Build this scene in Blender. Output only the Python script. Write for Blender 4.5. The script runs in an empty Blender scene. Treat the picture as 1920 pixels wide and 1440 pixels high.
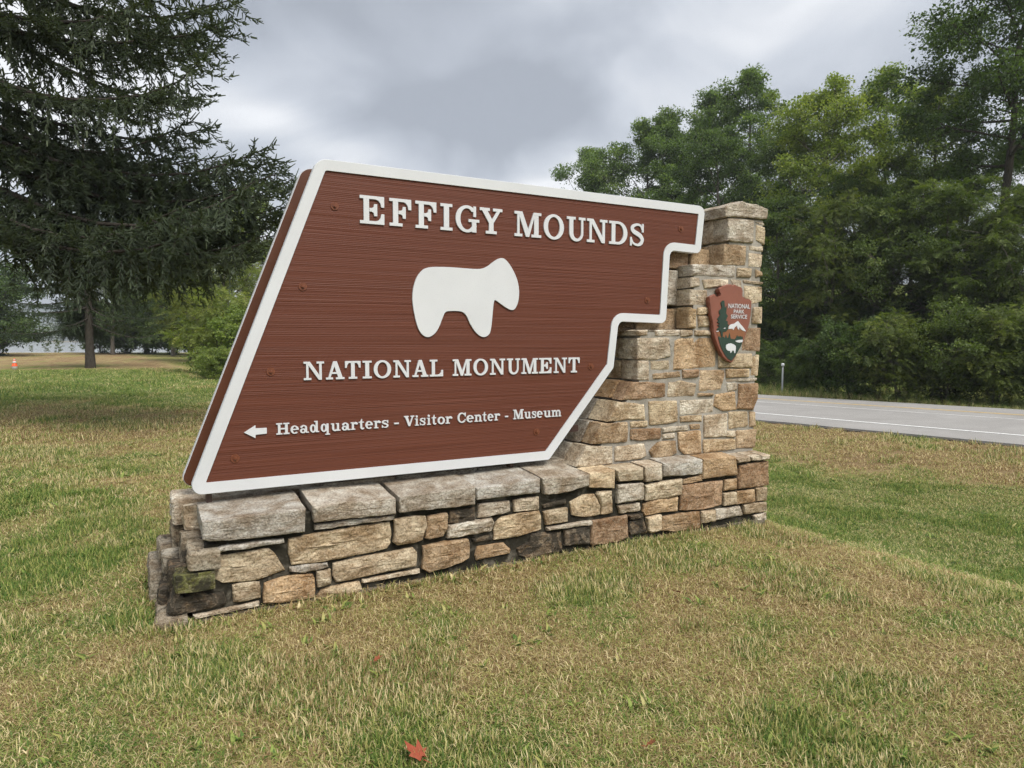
import bpy, bmesh, math, random
import numpy as np
from mathutils import Vector, Matrix, noise as mnoise

# ------------------------------------------------------------------ camera, sky, sun, exposure
sc = bpy.context.scene
COL = sc.collection
CAM_H = 1.55
cam_d = bpy.data.cameras.new("camera"); cam = bpy.data.objects.new("camera", cam_d); COL.objects.link(cam)
cam_d.lens = 24.0; cam_d.sensor_width = 36.0; cam_d.clip_start = 0.05; cam_d.clip_end = 9000
cam.location = (0, 0, CAM_H)
cam.rotation_euler = (math.radians(90) - math.atan(85 / 1280), 0, 0)
sc.camera = cam

SUN_EL, SUN_AZ = math.radians(52), math.radians(140)      # azimuth clockwise from +Y: behind the camera, to the right
sun_to = Vector((math.sin(SUN_AZ) * math.cos(SUN_EL), math.cos(SUN_AZ) * math.cos(SUN_EL), math.sin(SUN_EL)))

world = bpy.data.worlds.new("World"); sc.world = world; world.use_nodes = True
wt = world.node_tree; wt.nodes.clear()
def wn(t, **k):
    n = wt.nodes.new(t)
    for a, b in k.items(): setattr(n, a, b)
    return n
def wmath(op, a, b=None, c=None):
    n = wn('ShaderNodeMath', operation=op)
    for i, v in enumerate((a, b, c)):
        if v is None: continue
        if isinstance(v, (int, float)): n.inputs[i].default_value = v
        else: wt.links.new(v, n.inputs[i])
    return n.outputs[0]
tc = wn('ShaderNodeTexCoord'); sep = wn('ShaderNodeSeparateXYZ'); wt.links.new(tc.outputs['Generated'], sep.inputs[0])
zc = wmath('MAXIMUM', sep.outputs[2], 0.0)
den = wmath('ADD', zc, 0.42)
cx = wmath('DIVIDE', sep.outputs[0], den); cy = wmath('DIVIDE', sep.outputs[1], den)
cmb = wn('ShaderNodeCombineXYZ'); wt.links.new(cx, cmb.inputs[0]); wt.links.new(cy, cmb.inputs[1])
mp = wn('ShaderNodeMapping'); mp.inputs['Location'].default_value = (-1.91, 15.594, 0.0); wt.links.new(cmb.outputs[0], mp.inputs[0])
n1 = wn('ShaderNodeTexNoise'); n1.inputs['Scale'].default_value = 1.0; n1.inputs['Detail'].default_value = 3; n1.inputs['Roughness'].default_value = .48; n1.inputs['Distortion'].default_value = .35
wt.links.new(mp.outputs[0], n1.inputs['Vector'])
n2 = wn('ShaderNodeTexNoise'); n2.inputs['Scale'].default_value = 2.8; n2.inputs['Detail'].default_value = 4; n2.inputs['Roughness'].default_value = .5; n2.inputs['Distortion'].default_value = .5
wt.links.new(mp.outputs[0], n2.inputs['Vector'])
cl = wmath('ADD', wmath('MULTIPLY', n1.outputs[0], .70), wmath('MULTIPLY', n2.outputs[0], .30))
cl = wmath('ADD', cl, wmath('MULTIPLY', wmath('POWER', wmath('SUBTRACT', 1.0, zc), 5.0), .035))      # brighter low under the cloud deck
cl = wmath('ADD', wmath('MULTIPLY', wmath('SUBTRACT', cl, .5), 1.4), .508)
rp = wn('ShaderNodeValToRGB'); wt.links.new(cl, rp.inputs[0])
els = rp.color_ramp.elements
els[0].position = .39; els[0].color = (.150, .161, .181, 1)
els[1].position = .60; els[1].color = (.405, .408, .414, 1)
for p, c in ((.45, (.192, .205, .228, 1)), (.51, (.255, .268, .290, 1)), (.555, (.322, .330, .343, 1))):
    e = els.new(p); e.color = c
sky = wn('ShaderNodeTexSky', sky_type='NISHITA', sun_disc=False)
sky.sun_elevation = SUN_EL; sky.sun_rotation = SUN_AZ
skm = wn('ShaderNodeVectorMath', operation='SCALE'); skm.inputs['Scale'].default_value = 0.09; wt.links.new(sky.outputs[0], skm.inputs[0])
mx = wn('ShaderNodeMix', data_type='RGBA'); mx.inputs['Factor'].default_value = .94      # cloud cover
wt.links.new(skm.outputs[0], mx.inputs[6]); wt.links.new(rp.outputs[0], mx.inputs[7])
bg = wn('ShaderNodeBackground'); bg.inputs['Strength'].default_value = 1.0; wt.links.new(mx.outputs[2], bg.inputs['Color'])
wo = wn('ShaderNodeOutputWorld'); wt.links.new(bg.outputs[0], wo.inputs['Surface'])

sun_d = bpy.data.lights.new("sun", 'SUN'); sun_d.energy = 1.5; sun_d.angle = math.radians(28); sun_d.color = (1.0, .958, .895)
sun = bpy.data.objects.new("sun", sun_d); COL.objects.link(sun)
sun.rotation_euler = (-sun_to).to_track_quat('-Z', 'Y').to_euler(); sun.location = (0, 0, 30)

vs = sc.view_settings
vs.view_transform = 'Standard'; vs.look = 'None'; vs.exposure = 1.46; vs.gamma = 1.0; vs.use_curve_mapping = False
sc.render.engine = 'CYCLES'
cy_ = sc.cycles
cy_.use_denoising = True
try:
    cy_.denoiser = 'OPENIMAGEDENOISE'; cy_.denoising_input_passes = 'RGB_ALBEDO_NORMAL'; cy_.denoising_prefilter = 'FAST'
except Exception: pass
cy_.use_adaptive_sampling = True; cy_.adaptive_threshold = .02
cy_.max_bounces = 5; cy_.diffuse_bounces = 2; cy_.glossy_bounces = 2; cy_.transmission_bounces = 3; cy_.volume_bounces = 0; cy_.transparent_max_bounces = 8
cy_.caustics_reflective = False; cy_.caustics_refractive = False
cy_.sample_clamp_indirect = 6

random.seed(11)
RNG = np.random.default_rng(11)
R = math.radians

# ------------------------------------------------------------------ helpers
def tag(o, label=None, cat=None, group=None, kind=None):
    if label: o['label'] = label
    if cat: o['category'] = cat
    if group: o['group'] = group
    if kind: o['kind'] = kind
    return o
def empty(name, loc=(0, 0, 0), rz=0):
    o = bpy.data.objects.new(name, None); COL.objects.link(o); o.location = loc; o.rotation_euler = (0, 0, rz); o.empty_display_size = .1
    return o
def mobj(name, mesh, mat=None, parent=None):
    o = bpy.data.objects.new(name, mesh); COL.objects.link(o)
    if mat is not None and len(mesh.materials) == 0: mesh.materials.append(mat)
    if parent is not None: o.parent = parent
    return o
def np_mesh(name, v, faces, attrs=None, smooth=False):
    """v (N,3); faces (M,k) all the same size"""
    v = np.asarray(v, dtype=np.float32); f = np.asarray(faces, dtype=np.int32)
    me = bpy.data.meshes.new(name)
    k = f.shape[1]
    me.vertices.add(len(v)); me.vertices.foreach_set('co', v.ravel())
    me.loops.add(f.size); me.loops.foreach_set('vertex_index', f.ravel())
    me.polygons.add(len(f)); me.polygons.foreach_set('loop_start', np.arange(0, f.size, k, dtype=np.int32))
    try: me.polygons.foreach_set('loop_total', np.full(len(f), k, dtype=np.int32))
    except Exception: pass
    if smooth: me.polygons.foreach_set('use_smooth', np.ones(len(f), dtype=bool))
    for nm, (dom, arr) in (attrs or {}).items():
        a = me.attributes.new(nm, 'FLOAT', dom); a.data.foreach_set('value', np.asarray(arr, dtype=np.float32))
    me.update(calc_edges=True); me.validate()
    return me
def py_mesh(name, v, f, smooth=False):
    me = bpy.data.meshes.new(name); me.from_pydata([tuple(p) for p in v], [], f); me.update()
    if smooth:
        for p in me.polygons: p.use_smooth = True
    return me
def hash2(ix, iy, seed):
    h = (ix.astype(np.int64) * 374761393 + iy.astype(np.int64) * 668265263 + seed * 2147483647) & 0xFFFFFFFF
    h = ((h ^ (h >> 13)) * 1274126177) & 0xFFFFFFFF
    h = h ^ (h >> 16)
    return (h & 0xFFFFFF) / float(0xFFFFFF)
def vnoise(x, y, seed=0):
    x = np.asarray(x, float); y = np.asarray(y, float)
    ix = np.floor(x); iy = np.floor(y); fx = x - ix; fy = y - iy
    fx = fx * fx * (3 - 2 * fx); fy = fy * fy * (3 - 2 * fy)
    a = hash2(ix, iy, seed); b = hash2(ix + 1, iy, seed); c = hash2(ix, iy + 1, seed); d = hash2(ix + 1, iy + 1, seed)
    return (a * (1 - fx) + b * fx) * (1 - fy) + (c * (1 - fx) + d * fx) * fy
def fbm(x, y, seed=0, octs=4, g=.5):
    s = 0; a = 1; t = 0
    for i in range(octs):
        s = s + a * vnoise(np.asarray(x) * 2 ** i, np.asarray(y) * 2 ** i, seed + 17 * i); t += a; a *= g
    return s / t
def sstep(a, b, x):
    t = np.clip((np.asarray(x, float) - a) / (b - a), 0, 1); return t * t * (3 - 2 * t)

# materials --------------------------------------------------------
class NT:
    def __init__(s, name):
        s.m = bpy.data.materials.new(name); s.m.use_nodes = True; s.t = s.m.node_tree
        s.b = s.t.nodes['Principled BSDF']; s.o = s.t.nodes['Material Output']
    def n(s, t, **k):
        x = s.t.nodes.new(t)
        for a, b in k.items(): setattr(x, a, b)
        return x
    def l(s, a, b): s.t.links.new(a, b)
    def noise(s, vec, scale, detail=4, rough=.55, dist=0.0):
        x = s.n('ShaderNodeTexNoise'); x.inputs['Scale'].default_value = scale; x.inputs['Detail'].default_value = detail
        x.inputs['Roughness'].default_value = rough; x.inputs['Distortion'].default_value = dist
        if vec is not None: s.l(vec, x.inputs['Vector'])
        return x.outputs[0]
    def ramp(s, fac, stops):
        x = s.n('ShaderNodeValToRGB'); s.l(fac, x.inputs[0]); e = x.color_ramp.elements
        e[0].position, e[0].color = stops[0][0], (*stops[0][1], 1); e[1].position, e[1].color = stops[-1][0], (*stops[-1][1], 1)
        for p, c in stops[1:-1]:
            q = e.new(p); q.color = (*c, 1)
        return x.outputs[0]
    def mix(s, f, a, b, mode='MIX'):
        x = s.n('ShaderNodeMix', data_type='RGBA', blend_type=mode)
        for i, v in ((0, f), (6, a), (7, b)):
            if isinstance(v, (int, float)): x.inputs[i].default_value = v
            elif isinstance(v, tuple): x.inputs[i].default_value = (*v, 1)
            else: s.l(v, x.inputs[i])
        return x.outputs[2]
    def math(s, op, a, b=None, clamp=False):
        x = s.n('ShaderNodeMath', operation=op); x.use_clamp = clamp
        for i, v in enumerate((a, b)):
            if v is None: continue
            if isinstance(v, (int, float)): x.inputs[i].default_value = v
            else: s.l(v, x.inputs[i])
        return x.outputs[0]
    def mapping(s, vec, scale=(1, 1, 1), loc=(0, 0, 0)):
        x = s.n('ShaderNodeMapping'); x.inputs['Scale'].default_value = scale; x.inputs['Location'].default_value = loc; s.l(vec, x.inputs[0]); return x.outputs[0]
    def bump(s, h, strength=.3, dist=.01, normal=None):
        x = s.n('ShaderNodeBump'); x.inputs['Strength'].default_value = strength; x.inputs['Distance'].default_value = dist; s.l(h, x.inputs['Height'])
        if normal is not None: s.l(normal, x.inputs['Normal'])
        s.l(x.outputs[0], s.b.inputs['Normal']); return x.outputs[0]
    def col(s, c):
        if isinstance(c, tuple): s.b.inputs['Base Color'].default_value = (*c, 1)
        else: s.l(c, s.b.inputs['Base Color'])
    def rough(s, r, spec=.5):
        s.b.inputs['Roughness'].default_value = r
        s.b.inputs['Specular IOR Level'].default_value = spec
    def obj_coord(s): return s.n('ShaderNodeTexCoord').outputs['Object']
    def world_pos(s): return s.n('ShaderNodeNewGeometry').outputs['Position']
def simple(name, c, rough=.6, spec=.4, var=.12, scale=9, bump=0.0, bscale=60):
    m = NT(name); p = m.obj_coord()
    k = m.noise(p, scale, 5)
    lo = tuple(x * (1 - var) for x in c); hi = tuple(min(1, x * (1 + var)) for x in c)
    m.col(m.ramp(k, [(.35, lo), (.65, hi)])); m.rough(rough, spec)
    if bump: m.bump(m.noise(p, bscale, 4), bump, .004)
    return m.m

def stone_material(name):
    m = NT(name); p = m.world_pos()
    oi = m.n('ShaderNodeObjectInfo')
    off = m.n('ShaderNodeVectorMath', operation='SCALE'); comb = m.n('ShaderNodeCombineXYZ')
    m.l(oi.outputs['Random'], comb.inputs[0]); m.l(oi.outputs['Random'], comb.inputs[2]); m.l(comb.outputs[0], off.inputs[0]); off.inputs['Scale'].default_value = 37
    add = m.n('ShaderNodeVectorMath', operation='ADD'); m.l(p, add.inputs[0]); m.l(off.outputs[0], add.inputs[1])
    q = add.outputs[0]
    base = oi.outputs['Color']
    big = m.noise(q, 5.5, 6, .6, .6)
    c = m.mix(m.ramp(big, [(.38, (0, 0, 0)), (.62, (1, 1, 1))]), m.mix(1.0, base, (.68, .58, .48), 'MULTIPLY'), m.mix(1.0, base, (1.30, 1.30, 1.28), 'MULTIPLY'))
    band = m.noise(m.mapping(q, (6, 6, 38)), 1.6, 6, .65, .8)
    c = m.mix(m.math('MULTIPLY', m.ramp(band, [(.42, (0, 0, 0)), (.70, (1, 1, 1))]), .60), c, m.mix(1.0, c, (.56, .42, .31), 'MULTIPLY'))
    fine = m.noise(q, 85, 6, .7)
    c = m.mix(m.ramp(fine, [(.40, (.75, .75, .75)), (.54, (0, 0, 0))]), c, m.mix(1.0, c, (.42, .37, .32), 'MULTIPLY'))
    veins = m.noise(q, 9, 8, .62, 1.8)
    vm = m.ramp(veins, [(.485, (0, 0, 0)), (.5, (.55, .55, .55)), (.515, (0, 0, 0))])
    c = m.mix(vm, c, (.62, .53, .40))
    # dark lichen and algae crusts, patches with their own shape; alpha of the object colour says how much this stone carries
    lich = m.noise(q, 11, 7, .68, .9)
    th = m.math('SUBTRACT', 1.0, oi.outputs['Alpha'])
    lm = m.n('ShaderNodeMapRange'); m.l(lich, lm.inputs[0]); m.l(th, lm.inputs[1]); m.l(m.math('ADD', th, .12), lm.inputs[2])
    c = m.mix(m.math('MULTIPLY', lm.outputs[0], .86), c, (.040, .036, .028))
    m.col(c); m.rough(.88, .25)
    h = m.math('ADD', m.math('MULTIPLY', m.noise(q, 24, 8, .68, .4), 1.0), m.math('MULTIPLY', m.noise(q, 120, 5, .7), .25))
    h = m.math('ADD', h, m.math('MULTIPLY', band, .5))
    m.bump(h, 1.0, .03)
    return m.m

def leaf_material(name, dark, mid, light, trans=.35):
    m = NT(name)
    at = m.n('ShaderNodeAttribute', attribute_name='tint'); oi = m.n('ShaderNodeObjectInfo')
    c = m.ramp(at.outputs['Fac'], [(0.0, dark), (.55, mid), (1.0, light)])
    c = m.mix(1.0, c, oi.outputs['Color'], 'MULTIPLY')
    m.col(c); m.rough(.55, .35)
    tr = m.n('ShaderNodeBsdfTranslucent'); m.l(m.mix(1.0, c, (1.25, 1.35, .6), 'MULTIPLY'), tr.inputs['Color'])
    ms = m.n('ShaderNodeMixShader'); ms.inputs[0].default_value = trans
    m.l(m.b.outputs[0], ms.inputs[1]); m.l(tr.outputs[0], ms.inputs[2]); m.l(ms.outputs[0], m.o.inputs['Surface'])
    return m.m
def bark_material(name, a, b, sc_=(14, 14, 3)):
    m = NT(name); p = m.mapping(m.obj_coord(), sc_)
    k = m.noise(p, 1.3, 8, .65, .6)
    m.col(m.ramp(k, [(.35, a), (.65, b)])); m.rough(.9, .2); m.bump(k, .7, .05)
    return m.m

M = {}
M['stone'] = stone_material('weathered_stone')
def mortar(name, a, b, c):
    m = NT(name); p = m.world_pos()
    k = m.noise(p, 7, 7, .65, .5); f = m.noise(p, 110, 4, .7)
    col = m.ramp(k, [(.36, a), (.52, b), (.68, c)])
    col = m.mix(m.ramp(f, [(.4, (.5, .5, .5)), (.55, (0, 0, 0))]), col, m.mix(1.0, col, (.55, .52, .48), 'MULTIPLY'))
    m.col(col); m.rough(.92, .2); m.bump(m.math('ADD', k, m.math('MULTIPLY', f, .5)), .6, .012)
    return m.m
M['mortar_dark'] = mortar('algae_stained_mortar', (.018, .017, .012), (.035, .031, .022), (.16, .145, .115))
M['mortar_pale'] = mortar('grey_mortar', (.24, .22, .18), (.36, .335, .29), (.44, .41, .36))
M['mortar_dirt'] = mortar('soil_stained_mortar', (.09, .075, .05), (.16, .135, .10), (.27, .24, .19))
M['white'] = simple('white_sign_paint', (.62, .635, .65), .45, .4, .035, 2.5)
M['brown_edge'] = simple('brown_backing_paint', (.10, .034, .015), .5, .4, .10, 6)
def board_mat():
    m = NT('sandblasted_brown_board'); p = m.obj_coord()
    q = m.mapping(p, (.9, .9, 150))
    k = m.noise(q, 1.0, 5, .6, .25); k2 = m.noise(m.mapping(p, (1.2, 1, 3.5)), 1.0, 3)
    c = m.ramp(k, [(.34, (.094, .027, .014)), (.5, (.116, .034, .018)), (.68, (.142, .045, .025))])
    c = m.mix(m.ramp(k2, [(.35, (0, 0, 0)), (.7, (.35, .35, .35))]), c, (.124, .042, .023))
    m.col(c); m.rough(.55, .3)
    m.bump(m.math('ADD', k, m.math('MULTIPLY', m.noise(p, 320, 3), .25)), .4, .004)
    return m.m
M['board'] = board_mat()
M['bolt'] = simple('rusty_brown_bolt', (.15, .045, .018), .5, .45, .25, 60)
M['steel'] = simple('dark_brown_steel', (.075, .042, .032), .55, .5, .2, 30)
M['emblem_brown'] = simple('emblem_brown_paint', (.23, .085, .057), .5, .4, .06, 10)
M['emblem_tan'] = simple('emblem_tan_paint', (.23, .095, .043), .55, .4, .05, 10)
M['emblem_green'] = simple('emblem_green_paint', (.023, .046, .033), .55, .4, .08, 10)
M['cone_orange'] = simple('orange_plastic', (.80, .10, .02), .5, .5, .06, 8)
M['grey_metal'] = simple('galvanised_metal', (.46, .48, .50), .45, .5, .1, 20)
M['concrete'] = simple('path_concrete', (.50, .46, .40), .9, .2, .1, 3)
BASE_STONES = [('b','t',[(0.7373,0.3959),(0.9164,0.4052),(1.1068,0.4144),(1.3435,0.4157),(1.3566,0.3637),(1.3521,0.2803),(1.3278,0.2536),(1.1696,0.2412),(1.0299,0.2337),(0.8823,0.2316),(0.7549,0.2428),(0.7414,0.3078)]),('a','G',[(0.3562,0.4063),(0.518,0.4063),(0.7086,0.4024),(0.7118,0.3809),(0.5174,0.3821),(0.3724,0.38)]),('a','t',[(0.3447,0.3508),(0.4818,0.3557),(0.6309,0.3573),(0.6628,0.32),(0.7157,0.2179),(0.5839,0.1898),(0.4847,0.1895),(0.3812,0.1949),(0.3415,0.2319)]),('c','g',[(0.24,0.4062),(0.3157,0.3946),(0.3126,0.2793),(0.2301,0.2858)]),('c','M',[(0.1704,0.2433),(0.2228,0.2599),(0.2953,0.2585),(0.301,0.224),(0.2871,0.2005),(0.2275,0.1964),(0.1743,0.2001)]),('c','k',[(0.1468,0.2073),(0.1874,0.1596),(0.2533,0.1769),(0.3058,0.1524),(0.3867,0.145),(0.3956,0.0904),(0.3644,0.0738),(0.2371,0.0688),(0.1267,0.0672),(0.105,0.0876)]),('c','g',[(0.06,0.0639),(0.1202,0.0626),(0.122,0.0147),(0.0617,0.0149)]),('a','G',[(0.8904,0.4596),(1.0833,0.4622),(1.0433,0.4634),(1.2059,0.4586),(1.3732,0.4554),(1.3703,0.4306),(1.2055,0.4339),(1.0428,0.4328),(1.0829,0.4339),(0.8899,0.4319)]),('d','G',[(0.7456,0.2271),(0.8515,0.2271),(0.9599,0.2175),(0.9634,0.1927),(0.8277,0.1833),(0.7452,0.2036)]),('d','t',[(0.4321,0.1745),(0.4984,0.178),(0.5763,0.1719),(0.5813,0.0782),(0.4749,0.0768),(0.4368,0.0841)]),('d','o',[(0.6012,0.1598),(0.6779,0.1735),(0.7671,0.1778),(0.8733,0.166),(0.8844,0.1417),(0.8785,0.0305),(0.7866,0.0254),(0.6895,0.0304),(0.595,0.0485)]),('d','t',[(0.8967,0.1757),(0.9749,0.1786),(0.9734,0.0939),(0.8989,0.087)]),('d','t',[(0.9945,0.2102),(1.0392,0.216),(1.2865,0.2264),(1.4949,0.2284),(1.5196,0.1972),(1.5152,0.1153),(1.4056,0.1128),(1.2008,0.1036),(1.0372,0.0957),(1.0116,0.0969),(0.9901,0.1397)]),('d','w',[(1.1673,0.0803),(1.3359,0.0805),(1.5383,0.0848),(1.5425,0.0625),(1.3963,0.0617),(1.2252,0.0577),(1.167,0.0638)]),('d','t',[(0.897,0.027),(0.9257,0.0636),(1.0691,0.077),(1.1506,0.0725),(1.1632,0.0271),(1.1167,0.0025),(0.9029,0.0066)]),('d','w',[(0.23,0.0494),(0.398,0.0521),(0.57,0.0572),(0.5695,0.0356),(0.3975,0.0333),(0.236,0.0304)]),('e','t',[(1.3789,0.4279),(1.4442,0.4338),(1.5148,0.4358),(1.5819,0.4204),(1.5905,0.3659),(1.5693,0.3172),(1.5625,0.2708),(1.4776,0.266),(1.3987,0.2666),(1.3686,0.2863),(1.3822,0.3433)]),('e','o',[(1.5937,0.4189),(1.7242,0.4249),(1.7334,0.408),(1.7282,0.3212),(1.6999,0.2814),(1.6078,0.2728),(1.5807,0.288),(1.5875,0.3319)]),('e','k',[(1.7617,0.4307),(1.9341,0.4316),(1.9357,0.3555),(1.8851,0.3443),(1.7518,0.3531)]),('e','w',[(1.9586,0.4554),(2.0727,0.4554),(2.1896,0.4509),(2.1968,0.3813),(2.0225,0.3623),(1.9534,0.3666)]),('e','w',[(2.2258,0.4485),(2.3201,0.4543),(2.4216,0.4539),(2.4251,0.3624),(2.231,0.3743)]),('e','w',[(1.7423,0.3412),(1.8851,0.3443),(2.0524,0.3539),(2.0674,0.3202),(2.0523,0.2678),(1.9334,0.2645),(1.808,0.2617),(1.7296,0.2623)]),('e','t',[(2.0926,0.3169),(2.1434,0.3468),(2.278,0.3527),(2.4273,0.3528),(2.4437,0.3178),(2.444,0.2233),(2.2993,0.2012),(2.1638,0.1973),(2.0722,0.1996),(2.0774,0.2644)]),('e','k',[(1.9138,0.2288),(2.0522,0.2361),(2.0571,0.199),(1.9234,0.2005)]),('e','o',[(1.5666,0.2271),(1.7136,0.2401),(1.8798,0.2292),(1.8864,0.2015),(1.8841,0.1124),(1.8261,0.0859),(1.7124,0.069),(1.6014,0.0569),(1.5563,0.0904),(1.5678,0.1621)]),('e','o',[(1.9527,0.1692),(2.052,0.1697),(2.1535,0.1639),(2.2051,0.1174),(2.1999,0.0858),(2.072,0.0828),(1.9425,0.0779),(1.9328,0.1137)]),('e','k',[(2.2573,0.1095),(2.3525,0.1421),(2.3738,0.1954),(2.4933,0.1881),(2.6102,0.1766),(2.628,0.0341),(2.4392,0.0345),(2.3635,0.0228),(2.2678,0.0613)]),('e','k',[(2.4597,0.3912),(2.6483,0.4071),(2.6485,0.3783),(2.4707,0.3729)]),('e','t',[(2.4653,0.3433),(2.66,0.3461),(2.6629,0.2513),(2.4821,0.2466)]),('e','t',[(2.6882,0.3832),(2.7974,0.4191),(2.9033,0.417),(2.9544,0.3223),(2.9467,0.2638),(2.8104,0.2594),(2.706,0.2893)]),('e','t',[(2.9211,0.417),(2.9329,0.4334),(3.0539,0.4282),(3.0621,0.2593),(2.9587,0.2603),(2.9665,0.3208)]),('e','w',[(2.4877,0.2268),(2.6722,0.226),(2.8672,0.2266),(2.8674,0.1999),(2.6723,0.2037),(2.4933,0.2071)]),('e','k',[(2.6384,0.1871),(2.858,0.1913),(2.8593,0.058),(2.6447,0.0751)]),('e','r',[(2.8814,0.2227),(3.038,0.2243),(3.1994,0.2238),(3.2081,0.0576),(3.1392,0.037),(3.0157,0.0399),(2.8891,0.0436),(2.8687,0.0615)]),('f','w',[(3.1088,0.4643),(3.3426,0.4551),(3.3485,0.3314),(3.1043,0.3314)]),('f','t',[(3.3688,0.437),(3.5467,0.4476),(3.7308,0.45),(3.7306,0.3301),(3.6032,0.3179),(3.3707,0.3217)]),('f','w',[(3.1108,0.3085),(3.3192,0.3041),(3.3266,0.2467),(3.1364,0.2449)]),('f','o',[(3.3583,0.2892),(3.456,0.3139),(3.6993,0.307),(3.6947,0.1961),(3.5513,0.2085),(3.3727,0.1997),(3.3527,0.2332)]),('f','r',[(3.739,0.3929),(3.9658,0.394),(4.1871,0.3867),(4.175,0.2863),(4.1701,0.1927),(3.9858,0.1765),(3.7293,0.1971),(3.7342,0.2924)]),('f','o',[(3.7518,0.4394),(3.9497,0.4573),(3.9537,0.4136),(3.7525,0.4075)]),('f','o',[(4.2096,0.391),(4.3472,0.3849),(4.3498,0.3006),(4.2076,0.3048)]),('f','r',[(4.3826,0.4935),(4.5557,0.5006),(4.7177,0.5011),(4.7285,0.2946),(4.5466,0.2965),(4.3731,0.3004),(4.3629,0.3778)]),('f','t',[(4.1978,0.2782),(4.3352,0.2742),(4.3427,0.1778),(4.2005,0.1813)]),('f','o',[(4.3505,0.2781),(4.5554,0.2728),(4.5669,0.1685),(4.3538,0.1709)]),('f','t',[(4.5775,0.2818),(4.701,0.2801),(4.7052,0.164),(4.5861,0.172)]),('f','k',[(3.2191,0.1683),(3.3602,0.1724),(3.374,0.1272),(3.392,0.0625),(3.2396,0.0685),(3.2202,0.0968)]),('f','t',[(3.3861,0.1825),(3.5248,0.1909),(3.5244,0.0703),(3.4209,0.0637),(3.4035,0.0817)]),('f','o',[(3.5454,0.1673),(3.7299,0.1704),(3.9282,0.1639),(3.9388,0.0243),(3.6913,0.0335),(3.5339,0.0637)]),('f','t',[(3.9499,0.1591),(4.0966,0.1519),(4.1064,0.0623),(3.9566,0.0656)]),('f','G',[(4.1188,0.1547),(4.3933,0.1493),(4.435,0.0705),(4.1212,0.0659)]),('f','t',[(4.4323,0.1559),(4.6973,0.1533),(4.7035,0.0713),(4.4426,0.0775)]),('f','w',[(4.5548,0.0496),(4.709,0.0556),(4.7112,-0.0052),(4.5726,-0.001)]),('f','k',[(3.2121,0.2202),(3.34,0.2193),(3.3468,0.1948),(3.2252,0.19)])]
CAP_STONES = [('cap','G',[(0.2887,0.5611),(0.3819,0.5607),(0.5895,0.567),(0.831,0.5703),(0.8246,0.4341),(0.5865,0.4367),(0.3254,0.4503),(0.2894,0.4644)]),('cap','G',[(0.8729,0.5809),(1.0399,0.5809),(1.3736,0.5667),(1.3767,0.4705),(1.0383,0.4808),(0.8825,0.4829)]),('cap','G',[(1.4037,0.5716),(1.6523,0.576),(1.923,0.579),(1.9197,0.4644),(1.6514,0.4704),(1.4026,0.4756)]),('cap','G',[(1.9327,0.5692),(2.1634,0.5762),(2.4166,0.5852),(2.4126,0.4898),(2.1634,0.4945),(1.9363,0.4935)]),('cap','G',[(2.4359,0.5851),(2.634,0.5796),(2.8309,0.5728),(2.8258,0.4977),(2.6459,0.4689),(2.458,0.4689)]),('cap','t',[(2.8367,0.579),(2.9465,0.5812),(3.0673,0.5816),(3.0628,0.451),(2.8411,0.4786)]),('cap','t',[(3.0795,0.5784),(3.2035,0.5788),(3.333,0.5769),(3.3319,0.4854),(3.1113,0.4957)]),('cap','w',[(3.3432,0.5841),(3.5198,0.5855),(3.5194,0.4665),(3.3645,0.4668)]),('cap','G',[(3.5303,0.5949),(3.7298,0.593),(3.934,0.588),(3.9355,0.473),(3.535,0.4888)]),('cap','o',[(3.9441,0.5871),(4.1162,0.5853),(4.3043,0.5815),(4.3351,0.4288),(4.1353,0.4318),(3.948,0.4308)]),('cap','w',[(4.3126,0.562),(4.4756,0.5637),(4.4737,0.5257),(4.3321,0.527)]),('cap','w',[(4.4866,0.5662),(4.6029,0.5644),(4.6043,0.5256),(4.4972,0.5304)]),('cap','w',[(4.6141,0.5657),(4.7134,0.562),(4.71,0.521),(4.6156,0.5246)])]
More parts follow.
